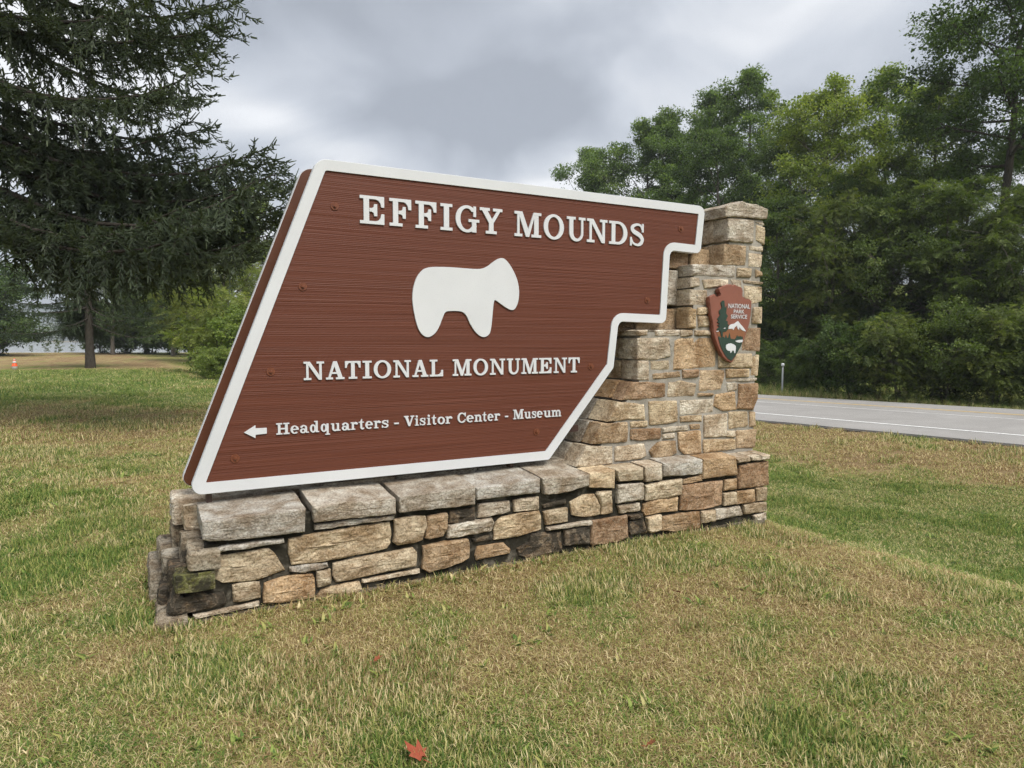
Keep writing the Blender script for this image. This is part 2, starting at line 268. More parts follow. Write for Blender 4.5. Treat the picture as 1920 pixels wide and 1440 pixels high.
PILLAR_STONES = [('s2','w',[(3.3978,1.55),(3.5542,1.5546),(3.7153,1.5546),(3.7364,1.411),(3.5927,1.3852),(3.4002,1.3926)]),('f','o',[(3.7766,1.5361),(3.8192,1.5519),(4.02,1.5547),(4.2214,1.5548),(4.2344,1.3175),(3.9876,1.3081),(3.7693,1.2987),(3.7729,1.4198)]),('s2','w',[(3.3968,1.6128),(3.5005,1.617),(3.4953,1.579),(3.4031,1.5769)]),('f','w',[(3.5708,1.6138),(3.8301,1.6199),(3.831,1.578),(3.7332,1.5685),(3.5775,1.5728)]),('f','w',[(3.8364,1.6153),(3.9613,1.616),(3.9687,1.5736),(3.8374,1.5687)]),('f','w',[(3.9867,1.6162),(4.1671,1.6172),(4.1681,1.5788),(3.9876,1.5784)]),('s2','w',[(3.4062,1.379),(3.5104,1.3773),(3.5189,1.2266),(3.4062,1.2326)]),('f','t',[(3.5339,1.377),(3.7225,1.3787),(3.7264,1.3043),(3.5375,1.3057)]),('f','o',[(3.5534,1.2714),(3.6905,1.2837),(3.8373,1.2878),(3.8482,1.2452),(3.8136,1.2367),(3.56,1.2318)]),('f','r',[(3.862,1.2947),(4.0365,1.2946),(4.034,1.2402),(3.8696,1.2333)]),('f','o',[(4.052,1.2924),(4.3357,1.288),(4.3437,1.2466),(4.2931,1.1255),(4.1606,1.1138),(4.0498,1.1198)]),('f','t',[(4.2584,1.4142),(4.4477,1.42),(4.6434,1.4198),(4.6543,1.3041),(4.2613,1.3092)]),('f','t',[(4.6652,1.4045),(4.7469,1.4086),(4.7387,1.2264),(4.6467,1.2308)]),('f','t',[(4.3492,1.2907),(4.6192,1.2898),(4.6185,1.2245),(4.3512,1.2199)]),('f','w',[(4.3515,1.2101),(4.7248,1.2085),(4.7228,1.1842),(4.3563,1.1853)]),('f','w',[(4.3593,1.1724),(4.4829,1.1715),(4.4846,1.1137),(4.3748,1.1078)]),('f','r',[(4.4998,1.163),(4.7293,1.1637),(4.7311,1.0233),(4.6765,0.9362),(4.4853,0.9539),(4.5041,1.023)]),('sl','r',[(3.3403,1.2093),(3.5015,1.2134),(3.6862,1.1938),(3.6883,1.0867),(3.5745,1.0822),(3.434,1.0772),(3.2631,1.0819)]),('f','w',[(3.7164,1.1975),(3.8389,1.2125),(4.0162,1.1833),(3.9994,1.0834),(3.8666,1.0841),(3.7125,1.0857)]),('f','o',[(4.0374,1.0992),(4.2006,1.0967),(4.2038,1.0752),(4.038,1.0771)]),('f','o',[(4.2341,1.0837),(4.4574,1.0997),(4.4731,0.9445),(4.3253,0.9421),(4.2168,0.9867)]),('sl','t',[(3.2186,1.0659),(3.3198,1.055),(3.4695,1.0363),(3.4855,0.9163),(3.3216,0.9302),(3.1211,0.9239)]),('f','t',[(3.5183,1.057),(3.8053,1.0489),(3.8187,0.8829),(3.6985,0.8712),(3.5285,0.8722)]),('f','w',[(3.8424,1.052),(4.2151,1.0503),(4.2115,0.9381),(3.9966,0.9301),(3.8474,0.9362)]),('f','t',[(3.8453,0.9193),(4.0845,0.9205),(4.0819,0.8693),(3.8524,0.8761)]),('f','w',[(4.1068,0.9145),(4.3668,0.9152),(4.3654,0.7265),(4.1114,0.7343)]),('f','t',[(4.3869,0.929),(4.617,0.922),(4.6281,0.7998),(4.5928,0.7918),(4.3979,0.7841)]),('f','o',[(4.6384,0.9209),(4.706,0.9123),(4.7174,0.7871),(4.6427,0.7887)]),('sl','o',[(3.056,0.9101),(3.3106,0.9037),(3.3104,0.7587),(3.2226,0.7561),(2.9769,0.7636)]),('f','t',[(3.339,0.9065),(3.5067,0.9058),(3.5052,0.8598),(3.3454,0.8608)]),('f','r',[(3.3399,0.8475),(3.6411,0.8392),(3.6402,0.758),(3.4159,0.7583),(3.341,0.7701)]),('f','w',[(3.6567,0.841),(3.9286,0.8429),(3.9333,0.8043),(3.6635,0.8003)]),('f','o',[(3.9538,0.851),(4.0631,0.8443),(4.0639,0.8084),(3.9585,0.8123)]),('f','w',[(3.6614,0.7846),(3.7884,0.7901),(3.7929,0.7519),(3.6645,0.7516)]),('f','o',[(3.8231,0.7925),(4.0644,0.791),(4.0754,0.6055),(3.8896,0.611),(3.8383,0.6629)]),('f','w',[(4.3643,0.7663),(4.4675,0.7646),(4.4718,0.7141),(4.3656,0.7195)]),('f','o',[(4.4814,0.7636),(4.7329,0.7574),(4.7165,0.5995),(4.4929,0.6139)]),('f','t',[(4.1054,0.7104),(4.4668,0.6943),(4.4722,0.6084),(4.1081,0.6047)]),('sl','w',[(2.9293,0.747),(3.1674,0.7287),(3.1668,0.5985),(2.9306,0.5913),(2.8308,0.6066)]),('f','w',[(3.1952,0.7221),(3.4745,0.7282),(3.4972,0.634),(3.4414,0.611),(3.191,0.6126)]),('f','o',[(3.5285,0.6639),(3.6167,0.727),(3.7934,0.7281),(3.8079,0.6272),(3.7283,0.6006),(3.5711,0.6045)]),('s4','G',[(4.3287,2.5423),(4.6295,2.5496),(4.6283,2.365),(4.3339,2.3628)]),('f','t',[(4.6675,2.5168),(4.7724,2.5044),(4.7812,2.4688),(4.7738,2.3592),(4.6718,2.3885)]),('f','G',[(4.6591,2.5469),(4.7711,2.5405),(4.7793,2.5231),(4.7044,2.5207)]),('s4','o',[(4.3137,2.3364),(4.5562,2.3296),(4.5504,2.1706),(4.2907,2.1623)]),('f','w',[(4.5888,2.3393),(4.7669,2.3405),(4.7647,2.2962),(4.5937,2.2987)]),('f','w',[(4.5907,2.2805),(4.758,2.2724),(4.7429,2.1649),(4.5909,2.1624)]),('s3','G',[(3.9462,2.1469),(4.1874,2.1545),(4.439,2.1598),(4.4276,2.0628),(4.1488,2.0632),(3.9515,2.0619)]),('f','t',[(4.4537,2.1453),(4.6209,2.1433),(4.6122,2.0707),(4.4525,2.0689)]),('f','t',[(4.6727,2.1407),(4.7444,2.1233),(4.7493,2.0896),(4.6748,2.0786)]),('f','w',[(4.5289,2.0452),(4.7552,2.0374),(4.7558,2.018),(4.5376,2.0209)]),('s3','w',[(3.9343,2.0421),(4.0281,2.0407),(4.0325,1.9819),(3.9362,1.9623)]),('f','w',[(4.065,2.0262),(4.3495,2.0434),(4.3435,1.988),(4.0886,1.9624)]),('f','w',[(4.3803,2.0446),(4.5131,2.0446),(4.5158,1.9608),(4.4057,1.9736)]),('f','t',[(4.5383,2.0008),(4.7598,1.9976),(4.7609,1.8719),(4.6475,1.8462),(4.5494,1.9001)]),('s3','w',[(3.9365,1.9463),(4.1185,1.9472),(4.1365,1.8229),(3.9394,1.8236)]),('f','t',[(4.0122,1.7984),(4.1369,1.8066),(4.1503,1.7523),(4.0135,1.7446)]),('s3','t',[(3.9184,1.8018),(3.998,1.7874),(3.9943,1.6364),(3.9222,1.6359)]),('f','t',[(4.0211,1.7339),(4.1537,1.736),(4.1558,1.6541),(4.0305,1.6475)]),('f','t',[(4.6567,1.8123),(4.7545,1.8201),(4.7543,1.6824),(4.6447,1.6869)]),('f','r',[(4.5416,1.6462),(4.7607,1.6422),(4.7561,1.4403),(4.5319,1.448)]),('f','w',[(4.1666,1.8127),(4.3024,1.8157),(4.3071,1.6499),(4.1739,1.6488)]),('f','t',[(4.2381,1.9458),(4.3755,1.9449),(4.5003,1.949),(4.5043,1.8203),(4.2412,1.8308)]),('f','t',[(4.3337,1.7943),(4.505,1.7978),(4.5093,1.6629),(4.3298,1.6612)])]
TOP_CAP = [('cap','G',[(4.3054,2.623),(4.4451,2.6518),(4.6036,2.6512),(4.7479,2.6489),(4.7431,2.5714),(4.6065,2.5651),(4.3074,2.5524)])]
EFFIGY = [(1.596,1.8336),(1.6062,1.897),(1.6308,1.9565),(1.6699,2.0011),(1.714,2.0191),(1.7831,2.0258),(1.8836,2.0276),(1.9811,2.0255),(2.049,2.025),(2.1018,2.03),(2.1446,2.0477),(2.1877,2.0785),(2.2257,2.102),(2.2585,2.1101),(2.286,2.1006),(2.3192,2.0686),(2.3526,2.0195),(2.3807,1.96),(2.3937,1.8971),(2.392,1.8384),(2.3808,1.794),(2.3583,1.7593),(2.3303,1.7524),(2.2913,1.7676),(2.2472,1.7932),(2.2062,1.8177),(2.1937,1.8039),(2.186,1.7509),(2.1787,1.6787),(2.1705,1.6209),(2.1569,1.5823),(2.1218,1.5616),(2.0843,1.5702),(2.0473,1.601),(2.0106,1.6529),(1.9847,1.7045),(1.9563,1.7298),(1.9125,1.737),(1.8513,1.7348),(1.826,1.7251),(1.8107,1.6971),(1.7852,1.6366),(1.7599,1.5949),(1.7249,1.5671),(1.6928,1.5611),(1.6611,1.5784),(1.6348,1.6171),(1.6137,1.6849),(1.5978,1.7751)]
LINE1 = [('E',1.2543,1.4122),('F',1.4463,1.5933),('F',1.6219,1.7682),('I',1.7973,1.8833),('G',1.9076,2.0826),('Y',2.0876,2.2615),('M',2.3581,2.5771),('O',2.5984,2.7708),('U',2.7975,2.9615),('N',2.9758,3.1633),('D',3.1801,3.3543),('S',3.382,3.5174)]
LINE2 = [('N',0.8922,1.0161),('A',1.0258,1.1407),('T',1.1457,1.2444),('I',1.2577,1.3163),('O',1.3298,1.4454),('N',1.4604,1.5805),('A',1.5904,1.7016),('L',1.7129,1.8086),('M',1.8794,2.0193),('O',2.035,2.1473),('N',2.1634,2.2825),('U',2.2977,2.4032),('M',2.4162,2.5523),('E',2.563,2.6674),('N',2.6879,2.8033),('T',2.8173,2.9169)]
LINE3 = [('H',0.7248,0.8014),('e',0.808,0.8569),('a',0.8637,0.9161),('d',0.9229,0.9789),('q',0.9887,1.0456),('u',1.0514,1.1103),('a',1.1192,1.173),('r',1.176,1.2214),('t',1.2275,1.2641),('e',1.2703,1.3197),('r',1.3259,1.3729),('s',1.3791,1.4234),('_',1.4617,1.4939),('V',1.5301,1.6015),('i',1.6049,1.6315),('s',1.6404,1.6797),('i',1.6909,1.717),('t',1.7238,1.7591),('o',1.7671,1.8202),('r',1.8248,1.875),('C',1.9139,1.9758),('e',1.9817,2.036),('n',2.0421,2.0995),('t',2.1044,2.1365),('e',2.1439,2.19),('r',2.1963,2.2429),('_',2.2822,2.3078),('M',2.349,2.4337),('u',2.4402,2.4958),('s',2.5038,2.5399),('e',2.5466,2.5938),('u',2.6033,2.6662),('m',2.6717,2.755)]
ARROW = [(0.5436,1.0002),(0.6074,1.0392),(0.608,1.0206),(0.6708,1.02),(0.67,0.9861),(0.6071,0.983),(0.6056,0.9634)]
BOLTS = [(1.0992,2.3615),(3.9055,2.4376),(0.8978,1.8645),(3.5665,1.8532),(0.7019,1.354),(3.0255,1.3402),(0.491,0.8505),(2.5461,0.8711)]
EMBLEM = {'plate':[(4.199,1.9607),(4.2249,1.9725),(4.2659,1.9876),(4.3036,1.9955),(4.3572,1.9937),(4.3878,1.9987),(4.4191,1.9878),(4.4583,1.9781),(4.4709,1.9509),(4.4684,1.9065),(4.4922,1.8961),(4.5004,1.8863),(4.5558,1.8856),(4.5802,1.8706),(4.5777,1.8257),(4.5721,1.7526),(4.5623,1.6851),(4.5405,1.6231),(4.5108,1.5612),(4.4658,1.4885),(4.4281,1.4384),(4.3911,1.3774),(4.3686,1.3499),(4.3494,1.3474),(4.3067,1.362),(4.2523,1.4015),(4.2286,1.4348),(4.1971,1.4844),(4.1656,1.5445),(4.1455,1.5989),(4.1365,1.6586),(4.1281,1.6964),(4.112,1.7449),(4.1034,1.7933),(4.0946,1.8469),(4.0935,1.8899),(4.119,1.9014),(4.1482,1.9131),(4.1673,1.8947),(4.1972,1.8902),(4.2156,1.9043),(4.2188,1.9234),(4.1996,1.9418)],'hill':[(4.1753,1.5991),(4.2013,1.6074),(4.2387,1.6158),(4.3067,1.6272),(4.3368,1.6439),(4.3681,1.6276),(4.3989,1.6333),(4.4298,1.6391),(4.4616,1.6226),(4.5092,1.6089),(4.5021,1.5836),(4.4856,1.5584),(4.4641,1.5416),(4.3861,1.5417),(4.2026,1.5582)],'mountain':[(4.3066,1.6299),(4.3136,1.652),(4.3361,1.6687),(4.3744,1.6747),(4.4163,1.6973),(4.4444,1.6726),(4.4765,1.6478),(4.5131,1.6117),(4.4854,1.6144),(4.4536,1.6281),(4.4334,1.6475),(4.4303,1.6224),(4.4144,1.6334),(4.4059,1.6583),(4.383,1.6471),(4.3644,1.622),(4.3525,1.633)],'field':[(4.1951,1.5582),(4.2044,1.5746),(4.2162,1.5582),(4.2251,1.561),(4.259,1.5665),(4.2669,1.5527),(4.2813,1.583),(4.2973,1.5555),(4.3087,1.5583),(4.3213,1.5997),(4.338,1.55),(4.386,1.5444),(4.401,1.5639),(4.4098,1.5806),(4.4203,1.5667),(4.4318,1.5723),(4.4414,1.5656),(4.4514,1.5723),(4.4634,1.564),(4.475,1.5696),(4.4801,1.5332),(4.4579,1.4885),(4.4278,1.4496),(4.3904,1.3997),(4.3527,1.3668),(4.3138,1.3813),(4.2785,1.4122),(4.251,1.4455),(4.2194,1.4952)],'lake':[(4.3865,1.5306),(4.4251,1.5389),(4.4759,1.5416),(4.4726,1.522),(4.4336,1.5165),(4.4022,1.5222)],'bison':[(4.2805,1.4784),(4.2837,1.4977),(4.3101,1.5086),(4.3407,1.5113),(4.3718,1.5028),(4.3939,1.4888),(4.3961,1.4665),(4.3894,1.4332),(4.3818,1.4277),(4.3734,1.45),(4.3579,1.4529),(4.343,1.4336),(4.3354,1.4309),(4.3311,1.4476),(4.3042,1.4506),(4.2886,1.4618)],'tree':[(4.2325,1.5664),(4.2431,1.5665),(4.2435,1.6048),(4.2768,1.6077),(4.3065,1.6327),(4.2986,1.6436),(4.3133,1.663),(4.294,1.6711),(4.2972,1.6931),(4.2742,1.6983),(4.2959,1.737),(4.2763,1.7586),(4.2821,1.8189),(4.2623,1.7966),(4.2529,1.8619),(4.2318,1.8613),(4.2135,1.8445),(4.2296,1.8068),(4.2187,1.793),(4.1966,1.7789),(4.1972,1.7572),(4.2124,1.7466),(4.1797,1.7107),(4.1988,1.6973),(4.1767,1.6862),(4.2071,1.6702),(4.1811,1.659),(4.2076,1.6511),(4.1746,1.6263),(4.2163,1.6074),(4.225,1.5664)],'snow':[(4.1697,1.6121),(4.1973,1.6166),(4.1953,1.6073),(4.1728,1.6072)],'snow2':[(4.2495,1.6323),(4.2569,1.6394),(4.272,1.6407),(4.2685,1.6324)]}
EMBLEM_TEXT = [('NATIONAL',4.3016,4.5533,1.8018,1.8402),('PARK',4.3641,4.4877,1.7601,1.7919),('SERVICE',4.3331,4.5221,1.7167,1.7507)]


# ------------------------------------------------------------------ terrain
P0 = np.array([9.186, 12.149]); GH = np.array([-.54612, .83771]); PERP = np.array([.83771, .54612]); RSLOPE = -.01958
ROAD_W = 7.75
def road_z(a): return -.35 + RSLOPE * np.clip(a, -45, 80)
def terrain(x, y):
    x = np.asarray(x, float); y = np.asarray(y, float)
    dx, dy = x - P0[0], y - P0[1]
    e = -(dx * PERP[0] + dy * PERP[1]); a = dx * GH[0] + dy * GH[1]
    zr = road_z(a)
    prof = np.interp(e, [-ROAD_W - .2, -ROAD_W + .2, -.25, .06, 2.2, 4.6, 6.6, 7.6, 8.4, 9.0, 9.6, 10.4], [-.40, -.47, -.47, -.385, -.50, -.74, -.78, -.66, -.38, -.15, -.03, 0])
    wgt = 1 - sstep(2, 8, e)
    corr = 1 - sstep(37, 47, a)
    z = (prof + (zr + .35) * wgt) * corr
    f = -e - ROAD_W
    hill = np.interp(f, [0, 1.0, 3, 6, 20, 60, 160, 400], [0, -.12, -.1, .3, 2.6, 9, 14, 16]) * sstep(-45, -8, x)
    z = z + np.where(f > 0, hill, 0)
    z = z + (fbm(x * .35, y * .35, 5, 3) - .5) * .10 * sstep(4, 14, np.hypot(x, y)) * (1 - sstep(-9, -7, -e) * 0) * np.where((e > -ROAD_W - .6) & (e < .6), 0, 1)
    # lawn ends in a bank above the river, flood plain, far shore and bluffs
    left = 1 - sstep(20, 60, x - .15 * y)
    c = y - 80 - .06 * x
    z = z - (5.2 * sstep(0, 30, c)) * left
    z = z + 2.6 * sstep(1000, 1012, y) * left
    z = z + left * sstep(1450, 2000, y) * (62 + 66 * fbm(x * .003, y * .0015, 9, 4))
    return z
def green_at(x, y):
    x = np.asarray(x, float); y = np.asarray(y, float)
    dx, dy = x - P0[0], y - P0[1]
    e = -(dx * PERP[0] + dy * PERP[1])
    g = .38 + (fbm(x * .5 + 3, y * .5, 21, 3) - .5) * 1.1 + (fbm(x * 2.2, y * 2.2, 33, 3) - .5) * 1.5
    ee = e + (fbm(x * 1.1, y * 1.1, 61, 3) - .5) * 1.3
    sw = (1 - sstep(8.2, 9.5, ee)) * sstep(2.4, 4.6, ee)
    g = g * (1 - .8 * sw) + (.86 + (fbm(x * .8, y * .8, 44, 3) - .5) * .6) * .8 * sw
    g = g - .22 * sstep(9.0, 9.6, ee) * (1 - sstep(10.2, 12, ee))
    g = g - .55 * (sstep(-.2, .8, e) * (1 - sstep(1.6, 3.4, e)))
    lf = 1 - sstep(-3, 3, x + 1)
    far = .62 * sstep(14, 19, y) * (1 - sstep(29, 36, y)) - .12 * sstep(8.5, 11, y) * (1 - sstep(13, 15, y)) - .24 * sstep(36, 46, y)
    g = g + far * lf
    g = np.where(e < -ROAD_W, .75 + .3 * (fbm(x * .6, y * .6, 3, 2) - .5), g)
    return np.where(y > 1200, 1.8, np.clip(g, 0, .86))

ang = np.radians(np.concatenate([np.arange(-52, 52, .5), np.arange(52, 308, 4.0)]))
rad = [.0]; r_ = .7
while r_ < 4200:
    rad.append(r_); r_ *= 1.036
rad = np.array(rad)
A_, R_ = np.meshgrid(ang, rad, indexing='ij')
X_ = (np.sin(A_) * R_); Y_ = (np.cos(A_) * R_)
Z_ = terrain(X_, Y_)
na, nr = len(ang), len(rad)
idx = np.arange(na * nr).reshape(na, nr)
i2 = np.roll(idx, -1, axis=0)
q = np.stack([idx[:, :-1], idx[:, 1:], i2[:, 1:], i2[:, :-1]], -1).reshape(-1, 4)
gm = NT('lawn_ground'); p = gm.world_pos()
at = gm.n('ShaderNodeAttribute', attribute_name='green')
f1 = gm.noise(p, 3.2, 8, .7, .4); f2 = gm.noise(p, 26, 6, .75); f3 = gm.noise(p, 140, 4, .8)
gk = gm.math('ADD', at.outputs['Fac'], gm.math('MULTIPLY', gm.math('SUBTRACT', f1, .5), .7))
gk = gm.math('ADD', gk, gm.math('MULTIPLY', gm.math('SUBTRACT', f2, .5), .55), True)
gc = gm.ramp(gk, [(.02, (.33, .23, .12)), (.28, (.40, .315, .155)), (.55, (.30, .29, .10)), (.85, (.19, .26, .06)), (.97, (.16, .225, .052)), (1.0, (.042, .066, .030))])
gc = gm.mix(gm.ramp(f3, [(.36, (.75, .75, .75)), (.54, (0, 0, 0))]), gc, gm.mix(1.0, gc, (.42, .40, .36), 'MULTIPLY'))
gm.col(gc); gm.rough(.95, .1); gm.bump(gm.math('ADD', f2, f3), .8, .04)
ground = mobj('ground', np_mesh('ground', np.stack([X_, Y_, Z_], -1).reshape(-1, 3), q, {'green': ('POINT', green_at(X_, Y_).ravel())}, True), gm.m)
tag(ground, 'mown dry lawn with green patches around the stone sign', None, None, 'structure')

# river
rv = NT('river_water'); rv.col((.5, .52, .54)); rv.rough(.12, .5); rv.bump(rv.noise(rv.mapping(rv.world_pos(), (.25, .5, 1)), 1.0, 3), .05, .3)
riv = mobj('river', py_mesh('river', [(-2400, 96, -3.3), (300, 96, -3.3), (300, 1020, -3.3), (-2400, 1020, -3.3)], [(0, 1, 2, 3)]), rv.m)
tag(riv, 'pale river beyond the lawn crest', None, None, 'structure')

# road
def road_pt(o, a, dz): 
    q = P0 + PERP * o + GH * a
    return (q[0], q[1], float(road_z(a)) + dz)
def strip(name, o0, o1, dz, mat, a0=-40, a1=44, thick=0.0, kind='structure', wob=0.0):
    v, f = [], []
    aa = np.arange(a0, a1 + .01, .75 if wob else 2.0)
    for i, a in enumerate(aa):
        w0 = wob * (fbm(a * .9, 1.0, 71, 3) - .5) if wob else 0
        v += [road_pt(o0 + w0, a, dz - thick), road_pt(o0 + w0, a, dz), road_pt(o1 - w0, a, dz), road_pt(o1 - w0, a, dz - thick)]
        if i:
            b = 4 * i
            f += [(b - 4 + k, b - 3 + k, b + 1 + k, b + k) for k in range(3)]
    me = py_mesh(name, v, f); o = mobj(name, me, mat)
    if kind: o['kind'] = kind
    return o
rd = NT('worn_grey_pavement'); p = rd.world_pos()
k1 = rd.noise(p, .8, 5, .6, .5); k2 = rd.noise(p, 170, 4, .8)
rc = rd.ramp(k1, [(.3, (.30, .288, .272)), (.7, (.38, .366, .348))])
rc = rd.mix(rd.ramp(k2, [(.38, (.5, .5, .5)), (.55, (0, 0, 0))]), rc, (.17, .165, .16))
rd.col(rc); rd.rough(.85, .3); rd.bump(k2, .3, .004)
road = strip('road', 0.0, ROAD_W, 0.0, rd.m, thick=.10, wob=.10); tag(road, 'grey two-lane highway running past the woods')
wl = NT('road_line_white'); wl.col(wl.ramp(wl.noise(wl.world_pos(), 14, 6, .7), [(.32, (.40, .39, .38)), (.5, (.78, .78, .76))])); wl.rough(.7)
yl = NT('road_line_yellow'); yl.col(yl.ramp(yl.noise(yl.world_pos(), 10, 6, .7), [(.30, (.40, .35, .24)), (.5, (.62, .42, .13))])); yl.rough(.7)
tl = NT('road_line_worn'); tl.col(tl.ramp(tl.noise(tl.world_pos(), 6, 6, .7), [(.30, (.42, .41, .39)), (.52, (.66, .65, .63))])); tl.rough(.7)
for nm, o0, w_, m_ in (('edge_line', 1.38, .13, wl.m), ('lane_joint', 4.72, .10, tl.m), ('center_line', 5.92, .16, yl.m)):
    s_ = strip(nm, o0, o0 + w_, .005, m_, kind=None); s_.parent = road
tarm = simple('dark_tar_edge', (.11, .10, .09), .9, .2, .2, 5)
s_ = strip('shoulder_edge', -.10, .02, -.030, tarm, kind=None, wob=.16, thick=.04); s_.parent = road

# ------------------------------------------------------------------ wall frame: x along the sign, y away from the camera, z up
TH = math.radians(28.867)
RZ = Matrix.Rotation(TH, 4, 'Z')
S0, Y0 = 2.45, 4.40                                   # origin of the masonry in the wall frame
def wall_loc(x, y, z=0): return RZ @ Vector((x, y, z))

def ccw(poly):
    a = sum(poly[i][0] * poly[(i + 1) % len(poly)][1] - poly[(i + 1) % len(poly)][0] * poly[i][1] for i in range(len(poly)))
    return list(poly) if a > 0 else list(poly)[::-1]
def prism(name, poly, yf, yb, ox=0.0, oy=0.0, bevel=0.0):
    poly = ccw(poly); n_ = len(poly)
    v = [(x - ox, yb - oy, z) for x, z in poly] + [(x - ox, yf - oy, z) for x, z in poly]
    f = [tuple(range(n_, 2 * n_)), tuple(range(n_ - 1, -1, -1))] + [(i, (i + 1) % n_, n_ + (i + 1) % n_, n_ + i) for i in range(n_)]
    return py_mesh(name, v, f)

def stone_mesh(name, poly, tf, depth, seed, amp=.014, frame='front', rise=0.0, ox=S0, oy=Y0, side=.006, bulge=.002):
    rnd = random.Random(seed); poly = ccw(poly); pts = []
    n_ = len(poly)
    for i in range(n_):
        a, b = poly[i], poly[(i + 1) % n_]
        L = math.hypot(b[0] - a[0], b[1] - a[1]); k = max(1, round(L / .032))
        for j in range(k):
            t = j / k
            pts.append((a[0] + (b[0] - a[0]) * t, a[1] + (b[1] - a[1]) * t))
    # round off the digitised corners a little, then roughen
    m_ = len(pts)
    pts = [(.03 * pts[i - 1][0] + .94 * pts[i][0] + .03 * pts[(i + 1) % m_][0], .03 * pts[i - 1][1] + .94 * pts[i][1] + .03 * pts[(i + 1) % m_][1]) for i in range(m_)]
    cu = sum(p[0] for p in pts) / m_; cv = sum(p[1] for p in pts) / m_
    hu = max(abs(p[0] - cu) for p in pts); hv = max(abs(p[1] - cv) for p in pts)
    so = rnd.uniform(0, 100)
    def nz(u, v, s=1.0, o=0.0): return mnoise.fractal(Vector((u * s + so, v * s + o, so * .37)), 1.0, 2.0, 4)
    def ring(ins, t, jit, relief, rs=0.0):
        out = []
        for (u, v) in pts:
            fu = max(.0, 1 - ins / max(hu, .012)); fv = max(.0, 1 - ins / max(hv, .012))
            uu = cu + (u - cu) * fu; vv = cv + (v - cv) * fv
            j1 = nz(uu, vv, 18, t * 7) * jit; j2 = nz(uu, vv, 18, 31 + t * 7) * jit
            uu += j1; vv += j2 + rs
            tt = tf + t
            if relief: tt -= relief * (nz(uu, vv, 7) * .75 + nz(uu, vv, 19) * .45)
            out.append((uu, vv, tt))
        return out
    mn = min(hu, hv)
    rings = [ring(-.003, depth, side * .5, 0, rise)]
    nd = max(1, min(4, int(depth / .09)))
    for k in range(1, nd): rings.append(ring(-.003, depth * (1 - k / nd), side, 0, rise * (1 - k / nd)))
    rings += [ring(-.003, .012, side * .9, 0), ring(min(.002, mn * .1), .003, .005, amp * .35), ring(min(.014, mn * .28), -bulge * .3, .006, amp)]
    for fr in (.45, .72, .9): rings.append(ring(max(min(.016, mn * .3), mn * fr), -bulge * (.5 + .5 * fr), .004, amp))
    v = [p for r in rings for p in r]; f = []
    for k in range(len(rings) - 1):
        for i in range(m_):
            j = (i + 1) % m_
            f.append((k * m_ + i, k * m_ + j, (k + 1) * m_ + j, (k + 1) * m_ + i))
    b = (len(rings) - 1) * m_
    f.append(tuple(b + i for i in range(m_)))
    f.append(tuple(range(m_ - 1, -1, -1)))
    if frame == 'front': v = [(u - ox, t - oy, w) for u, w, t in v]
    else: v = [(t - ox, -u - oy, w) for u, w, t in v]
    return py_mesh(name, v, f, False)

PAL = {'t': (.68, .575, .41), 'o': (.60, .455, .295), 'r': (.47, .33, .215), 'w': (.72, .66, .545), 'G': (.56, .535, .475), 'g': (.42, .385, .31), 'k': (.27, .22, .16), 'd': (.38, .345, .28), 'M': (.22, .24, .09)}
LICH = {'t': .33, 'o': .33, 'r': .34, 'w': .34, 'G': .37, 'g': .42, 'k': .55, 'd': .43, 'M': .50}
wall = empty('stone_wall', wall_loc(S0, Y0), TH)
tag(wall, 'stepped wall of tan and grey stone blocks carrying the brown sign', 'stone wall')
cnt = [0]
def add_stone(kind, colkey, poly, tf, depth, lich_add=0.0, label=None, **kw):
    cnt[0] += 1
    o = mobj(kind, stone_mesh(kind, poly, tf, depth, cnt[0] * 7 + 3, **kw), M['stone'], wall)
    rnd = random.Random(cnt[0] * 13)
    b = rnd.uniform(.86, 1.12); w_ = rnd.uniform(-.035, .035)
    c = PAL[colkey]
    o.color = (c[0] * b * (1 + w_), c[1] * b, c[2] * b * (1 - w_ * 1.5), LICH[colkey] + lich_add)
    if label: o['label'] = label
    return o
mc = lambda nm, poly, yf, yb, mat: mobj(nm, prism(nm, poly, yf, yb, S0, Y0), mat, wall)
mc('mortar_core', [(.36, -.15), (4.675, -.15), (4.675, .535), (.36, .535)], 4.03, 4.79, M['mortar_dark'])
mc('mortar_footing', [(.20, -.15), (4.685, -.15), (4.685, .012), (.20, .020)], 4.004, 4.80, M['mortar_dirt'])
mc('mortar_core', [(.24, -.15), (.37, -.15), (.37, .42), (.30, .42), (.24, .25)], 4.02, 4.78, M['mortar_dark'])
mc('mortar_core', [(2.885, .5), (3.375, 1.165), (3.425, 1.20), (3.43, 1.60), (3.975, 1.61), (3.975, 2.10), (4.36, 2.11), (4.36, 2.56), (4.755, 2.56), (4.70, 1.3), (4.695, .5)], 4.163, 4.645, M['mortar_pale'])
for nm, ck, poly in BASE_STONES:
    if nm == 'c' and ck in 'gM': continue
    proud = random.Random(cnt[0]).uniform(-.012, .014)
    add_stone('stone', ck, poly, 4.0 + proud, .13, .045, amp=.022)
rr = random.Random(5)
def lbox(x0, x1, y0, y1, z0, z1, ck, kind='stone', la=.05, label=None):
    j = lambda s=.012: rr.uniform(-s, s)
    # polygon in (u = -y, z), facing the left end
    poly = [(-y1 + j(), z0 + j()), ((-y0 - y1) / 2, z0 + j()), (-y0 + j(), z0 + j()), (-y0 + j(), z1 + j()), ((-y0 - y1) / 2 + j(), z1 + j()), (-y1 + j(), z1 + j())]
    add_stone(kind, ck, poly, x0, x1 - x0, la, label, frame='left', amp=.020, side=.012)
